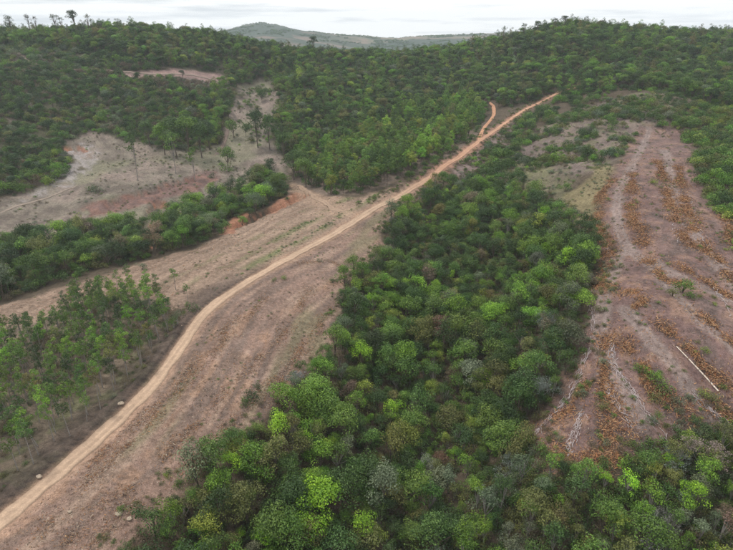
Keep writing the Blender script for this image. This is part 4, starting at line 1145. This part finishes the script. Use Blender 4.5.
# woods of the far hills
fx, fy = [], []
n_ = 22000
aa = R.uniform(-0.36, 0.42, n_); rr = np.sqrt(R.uniform(1100 ** 2, 3000 ** 2, n_))
fx, fy = np.sin(aa) * rr, np.cos(aa) * rr
k = (fbm(fx / 120, fy / 120, 317, 3) < 0.50) & (fbm(fx / 60, fy / 60, 333, 3) > 0.46)
fx, fy = fx[k], fy[k]; fz = ground_z(fx, fy)
scatter('far_woods', [dict(x=float(a_), y=float(b_), z=float(c_), p=P['scrub'][R.integers(3)], s=R.uniform(1.2, 2.6), sz=R.uniform(0.9, 1.5), rz=R.uniform(0, 6), tint=tuple(np.array(TINTS['deep green']) * R.uniform(0.8, 1.5))) for a_, b_, c_ in zip(fx, fy, fz)], 'scattered woods on the hazy far hills', 'woods')

# ------------------------------------------------------------------ dry brush, litter and poles left by the felling
def strips(cx, cy, cz_, length, width, colours, rng, tilt=0.35, heading=None):
    """bent strips of dry branch and frond, two quads each"""
    n = len(cx)
    a = rng.uniform(0, 6.283, n) if heading is None else heading + rng.normal(0, 0.5, n)
    el = rng.normal(0.05, tilt, n)
    dx, dy, dz = np.cos(a) * np.cos(el), np.sin(a) * np.cos(el), np.sin(el)
    sx, sy = -np.sin(a), np.cos(a)
    roll = rng.uniform(-0.9, 0.9, n)
    L_, Wd = rng.uniform(*length, n), rng.uniform(*width, n)
    V = np.zeros((n, 6, 3))
    for q, (u, bend) in enumerate(((-0.5, 0.0), (0.0, 0.14), (0.5, 0.0))):
        bx, by, bz = cx + dx * L_ * u, cy + dy * L_ * u, cz_ + dz * L_ * u + bend * L_
        for w, sg in ((0, -0.5), (1, 0.5)):
            V[:, q * 2 + w, 0] = bx + sx * Wd * sg * np.cos(roll)
            V[:, q * 2 + w, 1] = by + sy * Wd * sg * np.cos(roll)
            V[:, q * 2 + w, 2] = bz + Wd * sg * np.sin(roll)
    b_ = np.arange(n)[:, None] * 6
    F = np.concatenate([b_ + np.array([0, 1, 3, 2]), b_ + np.array([2, 3, 5, 4])])
    C = np.repeat(colours, 6, 0)
    return V.reshape(-1, 3), F, C

ORANGE = np.array([(0.34, 0.175, 0.082), (0.27, 0.122, 0.062), (0.38, 0.245, 0.135), (0.17, 0.088, 0.052), (0.36, 0.195, 0.095), (0.10, 0.068, 0.05)])
TAN = np.array([(0.33, 0.24, 0.17), (0.26, 0.16, 0.105), (0.36, 0.29, 0.22), (0.14, 0.10, 0.08), (0.30, 0.165, 0.09)])

def along_rows(rows, per_m, spread, seed):
    rng = np.random.default_rng(seed)
    X, Y, D = [], [], []
    for row in rows:
        L_ = smooth_line(pts(row, H)[:, :2], 0.5)
        k = int(len(L_) * 0.5 * per_m)
        i = rng.integers(0, len(L_), k)
        gate = fbm(i / 9.0, i * 0 + seed, seed, 2)
        i = i[gate + rng.normal(0, 0.1, k) > 0.44]
        s_ = rng.normal(0, 1, (len(i), 2)) * (spread * (0.35 + 1.5 * fbm(i / 7.0, i * 0 + 3 + seed, seed + 9, 2) ** 1.3))[:, None] + (np.stack([fbm(i / 14.0, i * 0 + q_, seed + q_, 2) for q_ in (21, 43)], 1) - 0.5) * 3.2
        X.append(L_[i, 0] + s_[:, 0]); Y.append(L_[i, 1] + s_[:, 1]); D.append(rng.uniform(0.1, 1, len(i)))
    return np.concatenate(X), np.concatenate(Y), np.concatenate(D), rng

RIGHT_ROWS = [[(614, 178), (602, 192), (598, 212), (604, 235), (612, 258)], [(630, 172), (632, 198), (636, 222), (645, 243), (656, 254)], [(655, 160), (668, 190), (678, 222), (690, 246)], [(606, 262), (600, 280), (608, 292)], [(640, 258), (654, 270), (668, 282), (690, 285)],
              [(676, 165), (684, 195), (694, 225), (708, 250), (733, 282)], [(612, 334), (622, 348), (638, 362), (648, 384), (664, 402), (690, 422)], [(648, 318), (668, 334), (688, 350), (708, 370), (733, 396)], [(688, 308), (710, 325), (733, 344), (750, 355)],
              [(616, 300), (628, 292), (640, 300), (632, 306)], [(538, 428), (556, 420), (572, 402), (584, 382)], [(560, 470), (580, 462), (598, 452), (606, 436)], [(586, 470), (606, 462), (625, 452)], [(604, 330), (600, 360), (606, 392), (616, 420), (630, 440)], [(690, 398), (708, 408), (733, 420)], [(545, 440), (556, 452), (566, 470)],
              [(670, 262), (686, 272), (706, 282), (733, 300)], [(720, 215), (733, 240), (750, 262)], [(596, 412), (604, 430), (602, 450)]]
X1, Y1, D1, rg = along_rows(RIGHT_ROWS, 125, 1.2, 61)
k = poly_sd(X1, Y1, Zn['felled']) > -4
X1, Y1, D1 = X1[k], Y1[k], D1[k]
cc = ORANGE[rg.integers(0, len(ORANGE), len(X1))] * rg.uniform(0.75, 1.25, (len(X1), 1))
V1, F1, C1 = strips(X1, Y1, ground_z(X1, Y1) + 0.05 + rg.uniform(0, 0.6, len(X1)) * D1, (0.3, 0.95), (0.04, 0.15), cc, rg, 0.45)
x, y = grid_points(Zn['felled'], 0.7)
dens = fbm(x / 5, y / 5, 861, 3)
pxq, pyq, _ = project(x, y, ground_z(x, y))
k = (poly_sd(x, y, Zn['felled']) > -2) & (R.random(len(x)) < 0.10 + 0.9 * sstep(0.50, 0.66, dens) + 0.35 * sstep(395, 440, pyq)) & (y < 260)
x, y = x[k], y[k]
cc = np.where(R.random((len(x), 1)) < 0.6, ORANGE[R.integers(0, 6, len(x))], TAN[R.integers(0, 5, len(x))]) * R.uniform(0.7, 1.15, (len(x), 1))
V2, F2, C2 = strips(x, y, ground_z(x, y) + 0.06, (0.2, 0.8), (0.03, 0.13), cc, R, 0.25)
me = mesh_from('dry_brush', np.vstack([V1, V2]), np.vstack([F1, F2 + len(V1)]), M['brush'], {'soil': ('FLOAT_COLOR', 'POINT', np.vstack([C1, C2]))})
put('dry_brush', me, label='rows of orange dry brush lying on the felled spur', cat='brush', kind='stuff')

LEFT_ROWS = [[(268, 296), (218, 348), (172, 400), (100, 470), (36, 532)], [(312, 288), (272, 346), (232, 388), (190, 430), (112, 498), (60, 546)], [(332, 306), (292, 362), (250, 404), (222, 436), (180, 470)], [(240, 314), (196, 362), (150, 412), (80, 474)], [(300, 262), (330, 262), (345, 275)], [(140, 500), (118, 520), (90, 548)], [(318, 330), (300, 350), (276, 392), (262, 405)]]
X1, Y1, D1, rg = along_rows(LEFT_ROWS, 50, 1.1, 71)
k = (poly_sd(X1, Y1, Zn['slope']) > -2) & off_road(X1, Y1, 2.6)
X1, Y1, D1 = X1[k], Y1[k], D1[k]
cc = np.where(rg.random((len(X1), 1)) < 0.35, ORANGE[rg.integers(0, 6, len(X1))] * 0.9, TAN[rg.integers(0, 5, len(X1))]) * rg.uniform(0.75, 1.2, (len(X1), 1))
V1, F1, C1 = strips(X1, Y1, ground_z(X1, Y1) + 0.05 + rg.uniform(0, 0.35, len(X1)) * D1, (0.2, 0.65), (0.03, 0.12), cc, rg, 0.4)
x, y = grid_points(Zn['slope'], 0.5)
k = (poly_sd(x, y, Zn['slope']) > -1) & off_road(x, y, 2.6) & (R.random(len(x)) < 0.5 * sstep(0.40, 0.62, fbm(x / 6, y / 6, 871, 3)) + 0.15) & (y < 230)
x, y = x[k], y[k]
cc = TAN[R.integers(0, 5, len(x))] * R.uniform(0.6, 1.2, (len(x), 1))
V2, F2, C2 = strips(x, y, ground_z(x, y) + 0.05, (0.12, 0.5), (0.03, 0.13), cc, R, 0.25)
x, y = grid_points(Zn['pasture'], 1.1)
k = (poly_sd(x, y, Zn['pasture']) > 0) & off_road(x, y, 2.8) & (R.random(len(x)) < 0.5 * sstep(0.45, 0.62, fbm(x / 8, y / 8, 873, 3)))
x, y = x[k], y[k]
cc = TAN[R.integers(0, 5, len(x))] * R.uniform(0.6, 1.2, (len(x), 1))
V3, F3, C3 = strips(x, y, ground_z(x, y) + 0.05, (0.3, 1.0), (0.08, 0.25), cc, R, 0.2)
me = mesh_from('ground_litter', np.vstack([V1, V2, V3]), np.vstack([F1, F2 + len(V1), F3 + len(V1) + len(V2)]), M['brush'], {'soil': ('FLOAT_COLOR', 'POINT', np.vstack([C1, C2, C3]))})
put('ground_litter', me, label='twigs and dead litter strewn over the bare slope', cat='litter', kind='stuff')

# pole rows: thin pale stems dragged together after felling
pv, pf = tube([(-0.5, 0, 0), (0.05, 0.012, 0.01), (0.5, 0, 0)], [0.055, 0.05, 0.03], 5)
pole_me = mesh_from('pole', pv, pf, M['pole'], smooth=True)
POLES = [([(590, 286), (589, 305), (593, 325), (592, 345)], 30, 'pale poles along the forest edge, upper part of the spur'), ([(588, 352), (578, 378), (564, 402), (536, 434)], 46, 'pale poles along the forest edge, near the spur tip'), ([(611, 340), (613, 362), (626, 384), (642, 406), (656, 426), (668, 444)], 56, 'long row of pale poles down the middle of the felled spur'),
         ([(604, 384), (619, 408), (633, 430)], 26, 'short row of pale poles left of the long middle row'), ([(581, 414), (573, 438), (565, 462)], 40, 'heap of pale poles at the tip of the felled spur'), ([(688, 192), (698, 222), (708, 248), (719, 264)], 34, 'row of pale poles high by the right hand bushes'),
         ([(712, 282), (724, 302), (736, 322)], 24, 'row of pale poles at the right frame edge'), ([(694, 396), (714, 414), (733, 430)], 28, 'row of pale poles low at the right frame edge'), ([(672, 222), (677, 236), (682, 246)], 12, 'small bunch of pale poles in mid spur'), ([(600, 238), (608, 250), (612, 262)], 12, 'few pale poles below the grassy flank')]
for row, n_, lab in POLES:
    L_ = smooth_line(pts(row, H)[:, :2], 0.5)
    m_ = L_[len(L_) // 2]
    root = put('pole_row', None, label='row of ' + lab if not lab.split()[0] in ('long', 'short', 'heap', 'row', 'small', 'few') else lab, cat='poles', group='rows of felled poles')
    z0 = float(ground_z(m_[:1], m_[1:2])[0])
    root.location = (m_[0], m_[1], z0)
    for q in range(int(n_ * 2.4)):
        i = rnd.randrange(len(L_) - 1)
        t_ = L_[min(i + 3, len(L_) - 1)] - L_[max(i - 3, 0)]
        a = math.atan2(t_[1], t_[0]) + rnd.gauss(0, 0.34)
        x_, y_ = L_[i, 0] + rnd.gauss(0, 0.38), L_[i, 1] + rnd.gauss(0, 0.38)
        ln = rnd.uniform(0.45, 1.9)
        e1, e2 = [float(ground_z(np.array([x_ + sg * math.cos(a) * ln / 2]), np.array([y_ + sg * math.sin(a) * ln / 2]))[0]) for sg in (-1, 1)]
        o = put('pole', pole_me, parent=root)
        o.location = (x_ - m_[0], y_ - m_[1], (e1 + e2) / 2 - z0 + rnd.uniform(0.08, 0.4))
        o.rotation_euler = (rnd.uniform(0, 6), -math.atan2(e2 - e1, ln) + rnd.gauss(0, 0.05), a)
        th = rnd.uniform(0.6, 1.4)
        o.scale = (ln, th, th)
a_, b_ = pts([(676, 347), (718, 392)], H)
lv, lf = tube([a_ + (0, 0, 0.25), a_ * 0.66 + b_ * 0.34 + (0, 0, 0.34), a_ * 0.33 + b_ * 0.67 + (0.05, 0.05, 0.3), b_ + (0, 0, 0.25)] - a_, [0.11, 0.13, 0.15, 0.17], 10)
ends = [list(range(9, -1, -1)), list(range(30, 40))]
log_me = bpy.data.meshes.new('felled_log')
log_me.from_pydata([tuple(v) for v in lv], [], [tuple(f) for f in lf] + [tuple(e_) for e_ in ends])
log_me.materials.append(M['log'])
put('felled_log', log_me, label='long straight white debarked log lying on the felled spur', cat='log', loc=tuple(a_))

# boulders beside the road and on the slope
def boulder(seed):
    import bmesh
    bm = bmesh.new(); bmesh.ops.create_icosphere(bm, subdivisions=2, radius=1.0)
    rr_ = random.Random(seed); dirs = [Vector((rr_.gauss(0, 1), rr_.gauss(0, 1), rr_.gauss(0, 1))).normalized() for _ in range(7)]
    for v in bm.verts:
        for d_ in dirs:
            h_ = v.co.dot(d_) - 0.72
            if h_ > 0: v.co -= d_ * h_ * 0.9
        v.co.z *= 0.7
    m_ = bpy.data.meshes.new('boulder'); bm.to_mesh(m_); bm.free(); m_.materials.append(M['rock'])
    return m_
for q, (bx, by, s, lab) in enumerate([(121, 404, 0.75, 'pale boulder on the plantation side of the road'), (39, 477, 0.6, 'pale boulder at the road edge near the bottom left'), (119, 514, 0.7, 'pale boulder on the lower bare slope near the forest'), (130, 519, 0.6, 'tan boulder beside the forest at the lower slope'), (70, 512, 0.4, 'small tan boulder on the bare slope below the road'), (148, 338, 0.5, 'small boulder at the plantation corner')]):
    g_ = pts([(bx, by)], H)[0]
    put('boulder', boulder(q), label=lab, cat='boulder', group='boulders by the road', loc=(g_[0], g_[1], g_[2] + 0.12)).scale = (s, s * 0.85, s * 0.8)

# ------------------------------------------------------------------ houses half hidden on the right skyline, blocks on the far ridge
def house(loc, w, d, h, rz, label, group):
    e = put('house', None, label=label, cat='house', group=group, loc=loc); e.rotation_euler = (0, 0, rz)
    def box(name, x0, x1, y0, y1, z0, z1, m_, parent=e):
        v = [(x, y, z) for z in (z0, z1) for (x, y) in ((x0, y0), (x1, y0), (x1, y1), (x0, y1))]
        f = [(3, 2, 1, 0), (4, 5, 6, 7), (0, 1, 5, 4), (1, 2, 6, 5), (2, 3, 7, 6), (3, 0, 4, 7)]
        me_ = bpy.data.meshes.new(name); me_.from_pydata(v, [], f); me_.materials.append(m_)
        return put(name, me_, parent=parent)
    box('wall', -w / 2, w / 2, -d / 2, d / 2, -1.5, h, M['plaster'])
    ov = 0.5; rh = d * 0.22
    v = [(-w / 2 - ov, -d / 2 - ov, h - 0.1), (w / 2 + ov, -d / 2 - ov, h - 0.1), (w / 2 + ov, d / 2 + ov, h - 0.1), (-w / 2 - ov, d / 2 + ov, h - 0.1), (-w / 2 - ov, 0, h + rh), (w / 2 + ov, 0, h + rh)]
    me_ = bpy.data.meshes.new('roof'); me_.from_pydata(v, [], [(0, 1, 5, 4), (2, 3, 4, 5), (0, 4, 3), (1, 2, 5), (3, 2, 1, 0)]); me_.materials.append(M['roof'])
    put('roof', me_, parent=e)
    for sx in (-0.3, 0.3): box('window', sx * w - 0.7, sx * w + 0.7, -d / 2 - 0.05, -d / 2 + 0.05, h * 0.35, h * 0.75, M['glass'])
    box('door', -0.5, 0.5, -d / 2 - 0.06, -d / 2 + 0.06, 0, 2.1, M['door'])
HOUSES = [(723, 40, 556, 9, 6, 3.4, 0.2, 'white house among trees at the far right of the hill top'), (716, 41, 560, 6, 5, 3.0, -0.2, 'small white house left of the white house at far right')]
for hx, hy, Yd, w, d, h, rz, lab in HOUSES:
    rx, ry, rz_ = ray(hx, hy)
    X_ = rx / ry * Yd
    zg = max(float(ground_z(np.array([X_]), np.array([float(Yd)]))[0]), CAM_H + rz_ / ry * Yd - h)
    house((X_, Yd, zg), w, d, h, rz, lab, 'houses on the hill top')
for q, (hx, w, h) in enumerate([(694, 26, 9), (702, 18, 12), (709, 24, 8), (728, 30, 10), (668, 22, 9)]):
    Yd = 2850
    X_ = (hx - CX) / FPX / 1.101 * Yd
    zg = float(ground_z(np.array([X_]), np.array([float(Yd)]))[0])
    house((X_, Yd, zg), w, 12, h, 0.1 * q, 'tiny pale building on the far ridge at the right, ' + nth([1, 2, 3, 4, 0][q]) + ' from left', 'pale buildings on the far ridge')

# ------------------------------------------------------------------ the air
hv = [(x, y, z) for z in (-160, 230) for (x, y) in ((-5000, -5000), (5000, -5000), (5000, 5000), (-5000, 5000))]
hm_ = bpy.data.meshes.new('haze'); hm_.from_pydata(hv, [], [(3, 2, 1, 0), (4, 5, 6, 7), (0, 1, 5, 4), (1, 2, 6, 5), (2, 3, 7, 6), (3, 0, 4, 7)])
m, n, l, out = mat('haze')
pvn = n.new('ShaderNodeVolumePrincipled')
pvn.inputs['Color'].default_value = (0.82, 0.91, 1.0, 1)
pvn.inputs['Density'].default_value = 0.00012
pvn.inputs['Anisotropy'].default_value = 0.0
l.new(pvn.outputs['Volume'], out.inputs['Volume'])
hm_.materials.append(m)
put('haze', hm_, kind='stuff')
